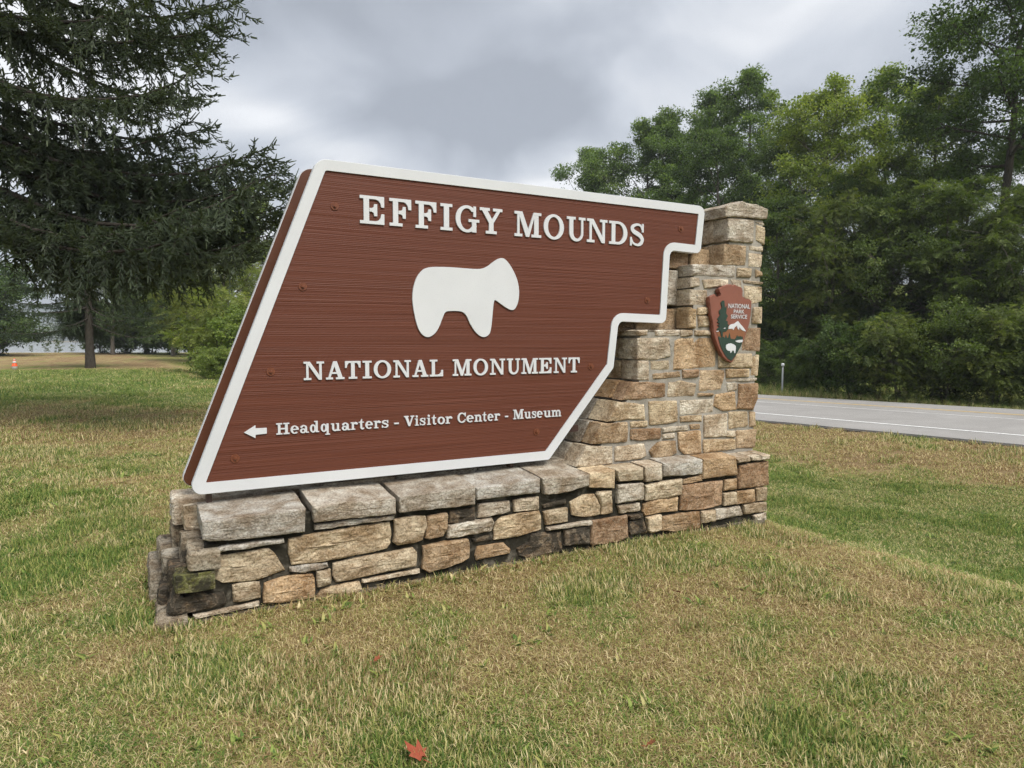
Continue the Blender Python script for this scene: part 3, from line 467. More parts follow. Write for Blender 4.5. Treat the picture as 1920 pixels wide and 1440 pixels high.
for a in [(.215, .37, 3.975, 4.19, .295, .405, 'g'), (.19, .45, 4.21, 4.42, .27, .425, 'd'), (.155, .45, 4.49, 4.72, .305, .435, 'd'),
          (.12, .45, 4.12, 4.35, .14, .285, 'k'), (.10, .45, 4.37, 4.52, .15, .30, 'd'), (.085, .45, 4.54, 4.82, .17, .30, 'd'),
          (.08, .4, 4.19, 4.40, .045, .15, 'k'), (.03, .45, 4.43, 4.88, -.05, .175, 'd'), (.055, .20, 3.94, 4.32, -.06, .07, 'd')]:
    lbox(*a)
lbox(.145, .34, 3.955, 4.10, .205, .285, 'M', label='small mossy corner stone')
lbox(.215, .60, 4.335, 4.45, .43, .578, 'w', 'capstone', .0); lbox(.165, 1.0, 4.47, 4.83, .44, .59, 'w', 'capstone', .0)
for i, (nm, ck, poly) in enumerate(CAP_STONES):
    if i < 5: add_stone('capstone', 'G', poly, 3.975, .355, -.01, amp=.012, rise=.034, side=.004)
    else: add_stone('capstone', ck, poly, 3.985, .17, -.01, amp=.012, rise=.012, side=.005)
xs = [1.02, 1.52, 2.13, 2.6, 2.95]
for a, b in zip(xs[:-1], xs[1:]):
    add_stone('capstone', 'G', [(a, .44), (b - .02, .44), (b - .02, .625), (a, .622)], 4.345, .45, 0, amp=.01)
for nm, ck, poly in PILLAR_STONES:
    rp_ = random.Random(cnt[0] + 900)
    proud = rp_.uniform(-.008, .010)
    if nm == 'f':
        add_stone('stone', ck, poly, 4.15 + proud, .11, -.02, amp=.010)
    else:
        d1 = rp_.uniform(.13, .27)
        add_stone('stone', ck, poly, 4.15 + proud, d1, -.02, amp=.013)
        cx_ = min(p_[0] for p_ in poly); pw = [(max(x, cx_), z) for x, z in poly]
        add_stone('stone', rp_.choice('tGwo'), [(x + rp_.uniform(-.01, .012), z + rp_.uniform(-.008, .008)) for x, z in pw], 4.15 + d1 + .018, 4.64 - 4.15 - d1 - .018, 0, amp=.006)
# masonry between the two panels, seen in the gaps under the steps of the sign
for x0, x1, z0, z1, ck in [(3.10, 3.50, 1.60, 1.80, 'k'), (3.52, 3.935, 1.615, 1.79, 'o'), (3.55, 4.06, 2.13, 2.32, 'r'), (4.08, 4.31, 2.14, 2.30, 'o'), (3.6, 3.96, 1.83, 2.11, 'G')]:
    add_stone('stone', ck, [(x0, z0), (x1, z0), (x1 - .01, z1), (x0 + .02, z1 + .01)], 4.318, .18, 0, amp=.01)
# left cheek of the upper column: stones that face the sign
for y0, y1, z0, z1, ck in [(4.31, 4.60, 2.36, 2.555, 'w'), (4.31, 4.45, 2.32, 2.345, 'w'), (4.33, 4.50, 2.165, 2.31, 'o'), (4.52, 4.66, 2.16, 2.33, 't')]:
    add_stone('stone', ck, [(-y1, z0), (-y0, z0 + .01), (-y0, z1), (-y1, z1 - .01)], 4.325, .2, -.02, frame='left', amp=.012)
nm, ck, poly = TOP_CAP[0]
tp = [(4.215, 2.56), (4.205, 2.60), (4.24, 2.645)] + [(max(x, 4.30), z) for x, z in poly if x > 4.34]
tp = [(4.30, 2.555), (4.29, 2.63), (4.36, 2.668), (4.43, 2.672), (4.49, 2.700), (4.56, 2.680), (4.66, 2.683), (4.793, 2.655), (4.79, 2.578), (4.67, 2.572), (4.45, 2.565)]
add_stone('capstone', 'G', tp, 4.14, .52, .0, 'rough grey slab on top of the pillar', amp=.02, side=.010)
# right end of the base and of the pillar
for y0, y1, z0, z1, ck in [(4.14, 4.42, .43, .55, 'w'), (4.45, 4.78, .42, .57, 't'), (4.14, 4.5, .24, .40, 'o'), (4.53, 4.79, .22, .40, 't'), (4.14, 4.4, .02, .2, 'w'), (4.43, 4.79, .0, .2, 't')]:
    add_stone('stone', ck, [(-y1, z0), (-y0, z0), (-y0, z1), (-y1, z1)], 4.60, .10, 0, frame='left', amp=.004)

# ------------------------------------------------------------------ sign panels
def fillet(verts, d=0.0):
    """verts (x, z, r) counter-clockwise; edges moved inwards by d, corners rounded"""
    n_ = len(verts); P = [Vector((v[0], v[1])) for v in verts]; out = []
    L = []
    for i in range(n_):
        a, b = P[i], P[(i + 1) % n_]; t = (b - a).normalized(); nrm = Vector((-t.y, t.x)); L.append((a + nrm * d, t))
    def isect(l1, l2):
        (a, t), (b, s) = l1, l2; den_ = t.x * s.y - t.y * s.x
        k = ((b.x - a.x) * s.y - (b.y - a.y) * s.x) / den_; return a + t * k
    C = [isect(L[i - 1], L[i]) for i in range(n_)]
    for i in range(n_):
        t0, t1 = L[i - 1][1], L[i][1]; cr = t0.x * t1.y - t0.y * t1.x
        r = max(verts[i][2] - d, .006) if cr > 0 else verts[i][2] + d
        th = math.atan2(cr, t0.dot(t1)); k = r * abs(math.tan(th / 2))
        p0_, p1_ = C[i] - t0 * k, C[i] + t1 * k
        nrm = Vector((-t0.y, t0.x)) * (1 if cr > 0 else -1); cen = p0_ + nrm * r
        a0 = math.atan2(p0_.y - cen.y, p0_.x - cen.x); m_ = max(3, int(abs(th) / .16))
        for j in range(m_ + 1):
            a = a0 + th * j / m_; out.append((cen.x + r * math.cos(a), cen.y + r * math.sin(a)))
    return out
SIGN = [(.232, .657, .055), (2.652, .657, .03), (3.236, 1.325, .045), (3.281, 1.682, .05), (3.757, 1.672, .055), (3.790, 2.257, .05), (4.118, 2.250, .055), (4.163, 2.640, .06), (1.000, 2.637, .085)]
BW = .067
outer = fillet(SIGN); inner = fillet(SIGN, BW)
YF, YB = 4.24, 4.29
OX, OY, OZ = 2.2, 4.27, .6
def ring_mesh(name, out_, in_, yf, yb, yi):
    """flat raised rim: front ring, outer side, inner lip. Same corner count in both outlines -> bridge by arc length"""
    n_ = len(out_); m_ = len(in_)
    bm = bmesh.new()
    vo = [bm.verts.new((x - OX, yf - OY + .003, z - OZ)) for x, z in out_]
    vi = [bm.verts.new((x - OX, yf - OY, z - OZ)) for x, z in in_]
    vo2 = [bm.verts.new((x - OX, yf + .006 - OY, z - OZ)) for x, z in out_]
    vb = [bm.verts.new((x - OX, yb - OY, z - OZ)) for x, z in out_]
    vd = [bm.verts.new((x - OX, yi - OY, z - OZ)) for x, z in in_]
    # shrink the front edge slightly for a soft arris
    for i, v in enumerate(vo):
        a, b = Vector(out_[i - 1]), Vector(out_[(i + 1) % n_]); t = (b - a).normalized(); v.co.x += -t.y * .003; v.co.z += t.x * .003; v.co.y = yf - OY
    def loop(A, B):
        k = len(A)
        for i in range(k): bm.faces.new((A[i], A[(i + 1) % k], B[(i + 1) % k], B[i]))
    loop(vb, vo2); loop(vo2, vo); loop(vi, vd)
    e1 = [bm.edges.get((vo[i], vo[(i + 1) % n_])) for i in range(n_)]
    e2 = [bm.edges.get((vi[i], vi[(i + 1) % m_])) for i in range(m_)]
    # bridge with triangles following the corners
    i = j = 0
    while i < n_ or j < m_:
        a, b = vo[i % n_], vi[j % m_]
        if j >= m_ or (i < n_ and (vo[(i + 1) % n_].co - b.co).length <= (vi[(j + 1) % m_].co - a.co).length):
            bm.faces.new((a, vo[(i + 1) % n_], b)); i += 1
        else:
            bm.faces.new((a, vi[(j + 1) % m_], b)); j += 1
    bmesh.ops.recalc_face_normals(bm, faces=bm.faces)
    me = bpy.data.meshes.new(name); bm.to_mesh(me); bm.free(); return me
sign = empty('park_sign', wall_loc(OX, OY, OZ), TH)
tag(sign, 'brown entrance sign with white border, EFFIGY MOUNDS lettering and white bear shape', 'sign')
mobj('border', ring_mesh('border', outer, inner, YF, YB, YF + .012), M['white'], sign)
mobj('backing', prism('backing', [(x, z) for x, z in fillet(SIGN, .004)], YB - .012, YB + .004, OX, OY), M['brown_edge'], sign).location.z = -OZ
# sandblasted field: horizontal ridges as real relief
def field_mesh():
    zs = np.arange(.657 + BW - .02, 2.64 - BW + .02, .0028); nc = 36
    ed = [(inner[i], inner[(i + 1) % len(inner)]) for i in range(len(inner))]
    xl, xr = [], []
    zmin = min(p_[1] for p_ in inner) + 1e-4; zmax = max(p_[1] for p_ in inner) - 1e-4
    for z in zs:
        zq = min(max(z, zmin), zmax); xsx = []
        for (a, b) in ed:
            if (a[1] - zq) * (b[1] - zq) <= 0 and a[1] != b[1]: xsx.append(a[0] + (b[0] - a[0]) * (zq - a[1]) / (b[1] - a[1]))
        xl.append(min(xsx) - .012); xr.append(max(xsx) + .012)
    xl = np.array(xl); xr = np.array(xr); t = np.linspace(0, 1, nc)
    X = xl[:, None] + (xr - xl)[:, None] * t[None]; Z = np.repeat(zs[:, None], nc, 1)
    zz = Z + .0025 * (fbm(X * 1.1, Z * 2, 3, 2) - .5)
    ph = zz * 92 + .7 * vnoise(X * .15, zz * 7, 12)
    h = .0018 * np.abs(np.sin(np.pi * ph)) * (.45 + .9 * vnoise(X * .3, zz * 70, 6)) + .0012 * (vnoise(X * .35, zz * 140, 8) - .5) + .0006 * (vnoise(X * .5 + 9, zz * 260, 5) - .5)
    Yv = YF + .0105 - h
    v = np.stack([X - OX, Yv - OY, Z - OZ], -1).reshape(-1, 3)
    ii = np.arange(len(zs) * nc).reshape(len(zs), nc)
    f = np.stack([ii[:-1, :-1], ii[:-1, 1:], ii[1:, 1:], ii[1:, :-1]], -1).reshape(-1, 4)
    return np_mesh('field_board', v, f, None, True)
mobj('field_board', field_mesh(), M['board'], sign)

# lettering --------------------------------------------------------
def rct(x0, y0, x1, y1): return [(x0, y0), (x1, y0), (x1, y1), (x0, y1)]
def sect(cx_, cy_2, ro, ri, a0, a1, n_=22):
    o = [(cx_ + ro[0] * math.cos(R(a0 + (a1 - a0) * i / n_)), cy_2 + ro[1] * math.sin(R(a0 + (a1 - a0) * i / n_))) for i in range(n_ + 1)]
    i_ = [(cx_ + ri[0] * math.cos(R(a1 + (a0 - a1) * i / n_)), cy_2 + ri[1] * math.sin(R(a1 + (a0 - a1) * i / n_))) for i in range(n_ + 1)]
    return o + i_
def oval(cx_, cy_2, ro, ri): return [sect(cx_, cy_2, ro, ri, 0, 180), sect(cx_, cy_2, ro, ri, 180, 360)]
def disc(cx_, cy_2, r): return [(cx_ + r * math.cos(k * math.pi / 7), cy_2 + r * math.sin(k * math.pi / 7)) for k in range(14)]
def stroke(pts, ws):
    # smooth (Catmull-Rom) centre line with varying width
    P = [Vector(p_) for p_ in pts]; out = []; n_ = len(P)
    for i in range(n_ - 1):
        p0_, p1_, p2_, p3_ = P[max(i - 1, 0)], P[i], P[i + 1], P[min(i + 2, n_ - 1)]
        for j in range(4):
            t = j / 4
            out.append((.5 * ((2 * p1_) + (p2_ - p0_) * t + (2 * p0_ - 5 * p1_ + 4 * p2_ - p3_) * t * t + (3 * p1_ - p0_ - 3 * p2_ + p3_) * t ** 3), ws[i] + (ws[i + 1] - ws[i]) * t))
    out.append((P[-1], ws[-1]))
    l, r = [], []
    for i, (p_, w_) in enumerate(out):
        a = out[max(i - 1, 0)][0]; b = out[min(i + 1, len(out) - 1)][0]; t = (b - a).normalized(); nn = Vector((-t.y, t.x)) * w_ / 2
        l.append(tuple(p_ + nn)); r.append(tuple(p_ - nn))
    return l + r[::-1]
def arm_top(w_, x0=0.0): return [(x0, .89), (.52, .89), (w_ - .20, .86), (w_ - .13, .77), (w_ - .10, .62), (w_, .62), (w_, 1), (x0, 1)]
def arm_bot(w_, x0=0.0): return [(x, 1 - y) for x, y in arm_top(w_, x0)]
MID = [(.32, .445), (.40, .44), (.46, .40), (.48, .29), (.58, .29), (.58, .72), (.48, .72), (.46, .61), (.40, .57), (.32, .565)]
STEM = rct(.125, .10, .31, .90)
S_PTS = [(.68, .72), (.60, .90), (.41, .948), (.20, .87), (.14, .735), (.24, .625), (.42, .545), (.60, .445), (.69, .29), (.61, .115), (.42, .05), (.20, .12), (.10, .30)]
S_W = [.06, .09, .105, .14, .17, .19, .20, .19, .17, .14, .105, .09, .06]
def scl(polys, sx, sy): return [[(x * sx, y * sy) for x, y in p_] for p_ in polys]
GL = {
 'I': [rct(0, 0, .46, .11), rct(0, .89, .46, 1), rct(.13, .11, .33, .89)],
 'E': [STEM, arm_top(.82), arm_bot(.82), MID],
 'F': [STEM, arm_top(.78), MID, rct(0, 0, .46, .11)],
 'L': [STEM, rct(0, .89, .46, 1), arm_bot(.80)],
 'T': [rct(.32, .11, .52, .89), rct(.19, 0, .65, .11), [(0, 1), (0, .62), (.09, .62), (.12, .78), (.2, .89), (.64, .89), (.72, .78), (.75, .62), (.84, .62), (.84, 1)]],
 'H': [STEM, rct(.64, .11, .84, .89), rct(0, 0, .44, .11), rct(0, .89, .44, 1), rct(.52, 0, .96, .11), rct(.52, .89, .96, 1), rct(.32, .44, .64, .56)],
 'N': [rct(.12, .11, .23, .89), rct(0, 0, .36, .11), [(0, .89), (0, 1), (.30, 1), (.74, .27), (.74, .89), (.62, .89), (.62, 1), (.98, 1), (.98, .89), (.86, .89), (.86, 0), (.71, 0), (.23, .80), (.23, .89)]],
 'M': [rct(.12, .11, .22, .89), rct(0, 0, .34, .11), rct(.86, .11, 1.06, .885), rct(.74, 0, 1.18, .11), [(0, .89), (0, 1), (.34, 1), (.60, .30), (.84, 1), (1.18, 1), (1.18, .89), (.86, .89), (.86, .78), (.64, 0), (.50, 0), (.22, .80), (.22, .89)]],
 'A': [[(.13, .11), (.25, .11), (.50, .82), (.40, 1.0)], [(.40, 1), (.60, 1), (.90, .11), (.66, .11), (.44, .80)], rct(.28, .30, .74, .40), rct(0, 0, .38, .11), rct(.54, 0, 1.0, .11)],
 'V': [rct(0, .89, .44, 1), rct(.62, .89, 1, 1), [(.1, .89), (.36, .89), (.58, .15), (.52, 0), (.42, 0)], [(.46, 0), (.58, 0), (.88, .89), (.76, .89), (.5, .12)]],
 'Y': [rct(0, .89, .44, 1), rct(.58, .89, 1, 1), [(.1, .89), (.34, .89), (.58, .50), (.60, .42), (.40, .42)], [(.75, .89), (.9, .89), (.60, .42), (.50, .50)], rct(.40, .11, .60, .44), rct(.26, 0, .74, .11)],
 'U': [rct(0, .89, .44, 1), rct(.60, .89, .94, 1), rct(.12, .34, .32, .89), rct(.72, .34, .83, .89),
       [(.475 + .355 * math.cos(R(180 + 9 * i)), .34 + .36 * math.sin(R(180 + 9 * i))) for i in range(21)] + [(.52 + .2 * math.cos(R(360 - 9 * i)), .34 + .24 * math.sin(R(360 - 9 * i))) for i in range(21)]],
 'O': oval(.48, .5, (.48, .52), (.28, .41)),
 'C': [sect(.46, .5, (.46, .52), (.27, .40), 38, 318), rct(.74, .62, .85, 1.0), [(.74, .20), (.85, .27), (.83, .33), (.74, .33)]],
 'G': [sect(.46, .5, (.46, .52), (.27, .41), 42, 330), rct(.72, .60, .83, 1.0), rct(.66, 0, .84, .42), rct(.52, .39, .96, .50)],
 'D': [STEM, rct(0, .89, .45, 1), rct(0, 0, .45, .11), sect(.45, .5, (.47, .5), (.27, .39), -90, 90)],
 'S': [stroke(S_PTS, S_W), rct(.67, .62, .76, 1.0), rct(.03, 0, .12, .38)],
 '_': [rct(0, .27, .4, .41)],
 'i': [rct(.11, .09, .29, .70), rct(0, 0, .40, .09), rct(0, .61, .11, .70), disc(.2, .89, .11)],
 'n': [rct(.1, .09, .28, .70), rct(0, .61, .1, .70), rct(0, 0, .38, .09), sect(.47, .44, (.23, .28), (.05, .15), 0, 150), rct(.52, .09, .70, .44), rct(.44, 0, .80, .09)],
 'm': [rct(.1, .09, .28, .70), rct(0, .61, .1, .70), rct(0, 0, .38, .09), sect(.47, .44, (.23, .28), (.05, .15), 0, 150), rct(.52, .09, .70, .44), rct(.44, 0, .78, .09), sect(.89, .44, (.23, .28), (.05, .15), 0, 150), rct(.94, .09, 1.12, .44), rct(.86, 0, 1.22, .09)],
 'u': [rct(.1, .24, .28, .61), rct(0, .61, .28, .70), rct(.52, .09, .70, .61), rct(.44, .61, .70, .70), rct(.52, 0, .82, .09), sect(.36, .25, (.26, .27), (.08, .15), 180, 330)],
 'r': [rct(.1, .09, .28, .70), rct(0, .61, .1, .70), rct(0, 0, .40, .09), sect(.46, .44, (.20, .28), (.05, .15), 55, 160), disc(.53, .57, .10)],
 't': [[(.14, .16), (.32, .16), (.32, .95), (.26, .95), (.14, .70)], rct(0, .61, .48, .70), sect(.34, .18, (.20, .20), (.02, .08), 180, 340)],
 'e': [sect(.34, .35, (.34, .37), (.15, .27), 0, 318), rct(.14, .32, .67, .42)],
 'o': oval(.36, .35, (.36, .37), (.17, .26)),
 'a': oval(.26, .20, (.26, .215), (.09, .11)) + [rct(.42, .08, .60, .48), sect(.32, .47, (.28, .24), (.10, .14), 0, 150), disc(.12, .54, .09), rct(.50, 0, .74, .10)],
 'd': oval(.28, .35, (.28, .37), (.10, .26)) + [rct(.50, .09, .68, 1.02), rct(.38, .93, .5, 1.02), rct(.5, 0, .8, .09)],
 'q': oval(.28, .35, (.28, .37), (.10, .26)) + [rct(.50, -.22, .68, .72), rct(.38, -.30, .8, -.21)],
 's': scl([stroke(S_PTS, [w_ * 1.15 for w_ in S_W]), rct(.66, .62, .76, 1.0), rct(.03, 0, .13, .38)], .74, .71),
}
def glyph_mesh(ch, x0, x1, zb, cap, front, back):
    polys = GL[ch]; xa = min(p_[0] for q_ in polys for p_ in q_); xb = max(p_[0] for q_ in polys for p_ in q_)
    v, f = [], []
    for k, poly in enumerate(polys):
        poly = ccw([(x0 + (x - xa) / (xb - xa) * (x1 - x0), zb + z * cap) for x, z in poly]); b = len(v); n_ = len(poly)
        yf = front - k * .00025
        v += [(x - OX, back - OY, z - OZ) for x, z in poly] + [(x - OX, yf - OY, z - OZ) for x, z in poly]
        f += [tuple(range(b + n_, b + 2 * n_))] + [(b + i, b + (i + 1) % n_, b + n_ + (i + 1) % n_, b + n_ + i) for i in range(n_)]
    return py_mesh('letter', v, f)
for line, zb, cap, th in ((LINE1, 2.2705, .174, .008), (LINE2, 1.298, .112, .008), (LINE3, .975, .068, .007)):
    for ch, a, b in line:
        mobj('hyphen' if ch == '_' else 'letter', glyph_mesh(ch, a, b, zb, cap, YF + .008 - th, YF + .014), M['white'], sign)
def smooth_closed(pts, k=4):
    P = [Vector(p_) for p_ in pts]; n_ = len(P); out = []
    for i in range(n_):
        p0_, p1_, p2_, p3_ = P[i - 1], P[i], P[(i + 1) % n_], P[(i + 2) % n_]
        for j in range(k):
            t = j / k; q_ = .5 * ((2 * p1_) + (p2_ - p0_) * t + (2 * p0_ - 5 * p1_ + 4 * p2_ - p3_) * t * t + (3 * p1_ - p0_ - 3 * p2_ + p3_) * t ** 3); out.append((q_.x, q_.y))
    return out
for nm, poly, th in (('bear_effigy', smooth_closed(EFFIGY, 3), .009), ('arrow', ARROW, .008)):
    mobj(nm, prism(nm, poly, YF + .008 - th, YF + .014, OX, OY), M['white'], sign).location.z = -OZ
def bolt_mesh():
    v, f = [], []
    def cyl(r, y0, y1, n_, r2=None):
        b = len(v); r2 = r2 or r
        for y, q_ in ((y0, r), (y1, r2)):
            for i in range(n_): v.append((q_ * math.cos(2 * math.pi * i / n_), y, q_ * math.sin(2 * math.pi * i / n_)))
        for i in range(n_): f.append((b + i, b + (i + 1) % n_, b + n_ + (i + 1) % n_, b + n_ + i))
        f.append(tuple(b + n_ + i for i in range(n_)))
    cyl(.026, .004, -.003, 20, .025); cyl(.012, -.003, -.010, 6, .011); cyl(.006, -.010, -.013, 8)
    return py_mesh('bolt', v, f)
bm_ = bolt_mesh()
for x, z in BOLTS:
    o = mobj('bolt', bm_, M['bolt'], sign); o.location = (x - OX, YF + .008 - OY, z - OZ)
def box(name, x0, x1, y0, y1, z0, z1, mat, parent, o=(0, 0, 0)):
    v = [(x - o[0], y - o[1], z - o[2]) for z in (z0, z1) for y in (y0, y1) for x in (x0, x1)]
    return mobj(name, py_mesh(name, v, [(0, 2, 3, 1), (4, 5, 7, 6), (0, 1, 5, 4), (2, 6, 7, 3), (0, 4, 6, 2), (1, 3, 7, 5)]), mat, parent)
for x in (.335, 2.35): box('support_post', x, x + .03, 4.297, 4.37, .53, .86 if x < .5 else 2.2, M['steel'], sign, (OX, OY, OZ))
for z in (.83, 1.5, 2.25): box('cross_rail', .35 + (z - .8) * .39, 3.0 if z < 2 else 3.9, 4.376, 4.44, z, z + .05, M['steel'], sign, (OX, OY, OZ))

SB = [(x - .03, z, r) for x, z, r in SIGN]
back = empty('park_sign', wall_loc(OX, 4.55, OZ), TH)
tag(back, 'rear sign panel with brown inner face and white rim, edge-on behind the front panel', 'sign')
bo = fillet(SB); bi = fillet(SB, .004)
mobj('backing', prism('backing', bi, 4.516, 4.545, OX, 4.55), M['brown_edge'], back).location.z = -OZ
mobj('border', prism('border', bo, 4.524, 4.578, OX, 4.55), M['white'], back).location.z = -OZ
mobj('field_board', prism('field_board', fillet(SB, BW), 4.57, 4.5815, OX, 4.55), M['brown_edge'], back).location.z = -OZ

# arrowhead emblem -------------------------------------------------
EX, EYF, EZ = 4.39, 4.105, 1.3
emb = empty('arrowhead_emblem', wall_loc(EX, 4.15, EZ), TH)
tag(emb, 'brown arrowhead-shaped emblem with bison, tree and mountain on the stone pillar', 'emblem')
def emblem_part(nm, poly, yf, yb, mat):
    o = mobj(nm, prism(nm, poly, yf, yb, EX, 4.15), mat, emb); o.location.z = -EZ; return o
pl = EMBLEM['plate']
cxp = sum(p_[0] for p_ in pl) / len(pl); czp = sum(p_[1] for p_ in pl) / len(pl)
def plate_mesh():
    rnd = random.Random(4); P = ccw(pl); pts = []
    for i in range(len(P)):
        a, b = P[i], P[(i + 1) % len(P)]
        pts += [a, ((a[0] + b[0]) / 2 + rnd.uniform(-.003, .003), (a[1] + b[1]) / 2 + rnd.uniform(-.003, .003))]
    n_ = len(pts); v = []
    for k, (y, s_) in enumerate(((4.155, .965), (4.130, .99), (4.114, 1.0), (4.105, .978))):
        for i, (x, z) in enumerate(pts):
            w_ = s_ + (rnd.uniform(-.012, .012) if k in (1, 2) else 0)
            v.append((cxp + (x - cxp) * w_ - EX, y - 4.15, czp + (z - czp) * w_ - EZ))
    f = [(k * n_ + i, k * n_ + (i + 1) % n_, (k + 1) * n_ + (i + 1) % n_, (k + 1) * n_ + i) for k in range(3) for i in range(n_)]
    f.append(tuple(3 * n_ + i for i in range(n_))); return py_mesh('plate', v, f)
mobj('plate', plate_mesh(), M['emblem_brown'], emb)
for nm, key, yf, mat in (('hillside', 'hill', 4.1030, 'emblem_tan'), ('green_field', 'field', 4.1012, 'emblem_green'), ('snowy_mountain', 'mountain', 4.1000, 'white'), ('lake', 'lake', 4.0994, 'white'), ('bison', 'bison', 4.0988, 'white'), ('tree_relief', 'tree', 4.0990, 'emblem_green'), ('snow_patch', 'snow', 4.1005, 'white'), ('snow_patch', 'snow2', 4.0975, 'white')):
    emblem_part(nm, EMBLEM[key], yf, 4.108, M[mat])
for txt, x0, x1, z0, z1 in EMBLEM_TEXT:
    cd = bpy.data.curves.new('t', 'FONT'); cd.body = txt; cd.resolution_u = 3; cd.offset = .012
    to = bpy.data.objects.new('t', cd); me = bpy.data.meshes.new_from_object(to)
    co = np.empty(len(me.vertices) * 3, np.float32); me.vertices.foreach_get('co', co); co = co.reshape(-1, 3)
    a, b = co.min(0), co.max(0)
    nv = np.stack([x0 + (co[:, 0] - a[0]) / (b[0] - a[0]) * (x1 - x0) - EX, np.full(len(co), 4.1005 - 4.15), z0 + (co[:, 1] - a[1]) / (b[1] - a[1]) * (z1 - z0) - EZ], -1).astype(np.float32)
    me.vertices.foreach_set('co', nv.ravel()); me.update(); me.materials.clear()
    mobj('lettering', me, M['white'], emb)
    bpy.data.objects.remove(to)

# ------------------------------------------------------------------ vegetation builders
def px_pos(px, Y):
    """ground position on the sight line of picture column px at distance Y"""
    x = (px - 960) / 1280 * Y
    return x, Y, float(terrain(x, Y))
def unit(v): return v / np.maximum(np.linalg.norm(v, axis=-1, keepdims=True), 1e-9)
class Wood:
    def __init__(s): s.v = []; s.f = []; s.n = 0
    def tube(s, path, radii, sides=5):
        path = np.asarray(path, float); k = len(path)
        t = unit(np.gradient(path, axis=0)); up = np.where(np.abs(t[:, 2:3]) > .95, np.array([[1., 0, 0]]), np.array([[0, 0, 1.]]))
        a = unit(np.cross(t, up)); b = np.cross(t, a)
        th = np.linspace(0, 2 * np.pi, sides, endpoint=False)
        r = np.asarray(radii, float)[:, None, None]
        ring = path[:, None, :] + r * (np.cos(th)[None, :, None] * a[:, None, :] + np.sin(th)[None, :, None] * b[:, None, :])
        s.v.append(ring.reshape(-1, 3))
        i = np.arange(k * sides).reshape(k, sides) + s.n
        j = np.roll(i, -1, axis=1)
        s.f.append(np.stack([i[:-1], j[:-1], j[1:], i[1:]], -1).reshape(-1, 4)); s.n += k * sides
    def mesh(s, name): return np_mesh(name, np.concatenate(s.v), np.concatenate(s.f), None, True)
def kites(c, a, b, L, W, tint, fold=0.0):
    """leaf-sized four-point faces: centre, axis, cross direction, length, width"""
    a = unit(a); b = unit(b - (b * a).sum(-1, keepdims=True) * a)
    L = np.asarray(L)[:, None]; W = np.asarray(W)[:, None]; nn = np.cross(a, b)
    v = np.stack([c - a * L * .5, c - a * L * .06 + b * W * .5 + nn * W * fold, c + a * L * .5, c - a * L * .06 - b * W * .5 + nn * W * fold], 1)
    return v, np.repeat(np.asarray(tint)[:, None], 4, 1)
def strips(c, a, b, L, W, tint):
    a = unit(a); b = unit(b - (b * a).sum(-1, keepdims=True) * a); L = np.asarray(L)[:, None]; W = np.asarray(W)[:, None]
    v = np.stack([c - a * L * .5 - b * W * .45, c + a * L * .5 - b * W * .22, c + a * L * .5 + b * W * .22, c - a * L * .5 + b * W * .45], 1)
    return v, np.repeat(np.asarray(tint)[:, None], 4, 1)
def kite_mesh(name, parts):
    v = np.concatenate([p_[0] for p_ in parts]).reshape(-1, 3); t = np.concatenate([p_[1] for p_ in parts]).ravel()
    f = np.arange(len(v)).reshape(-1, 4)
    return np_mesh(name, v, f, {'tint': ('POINT', np.clip(t, 0, 1))})

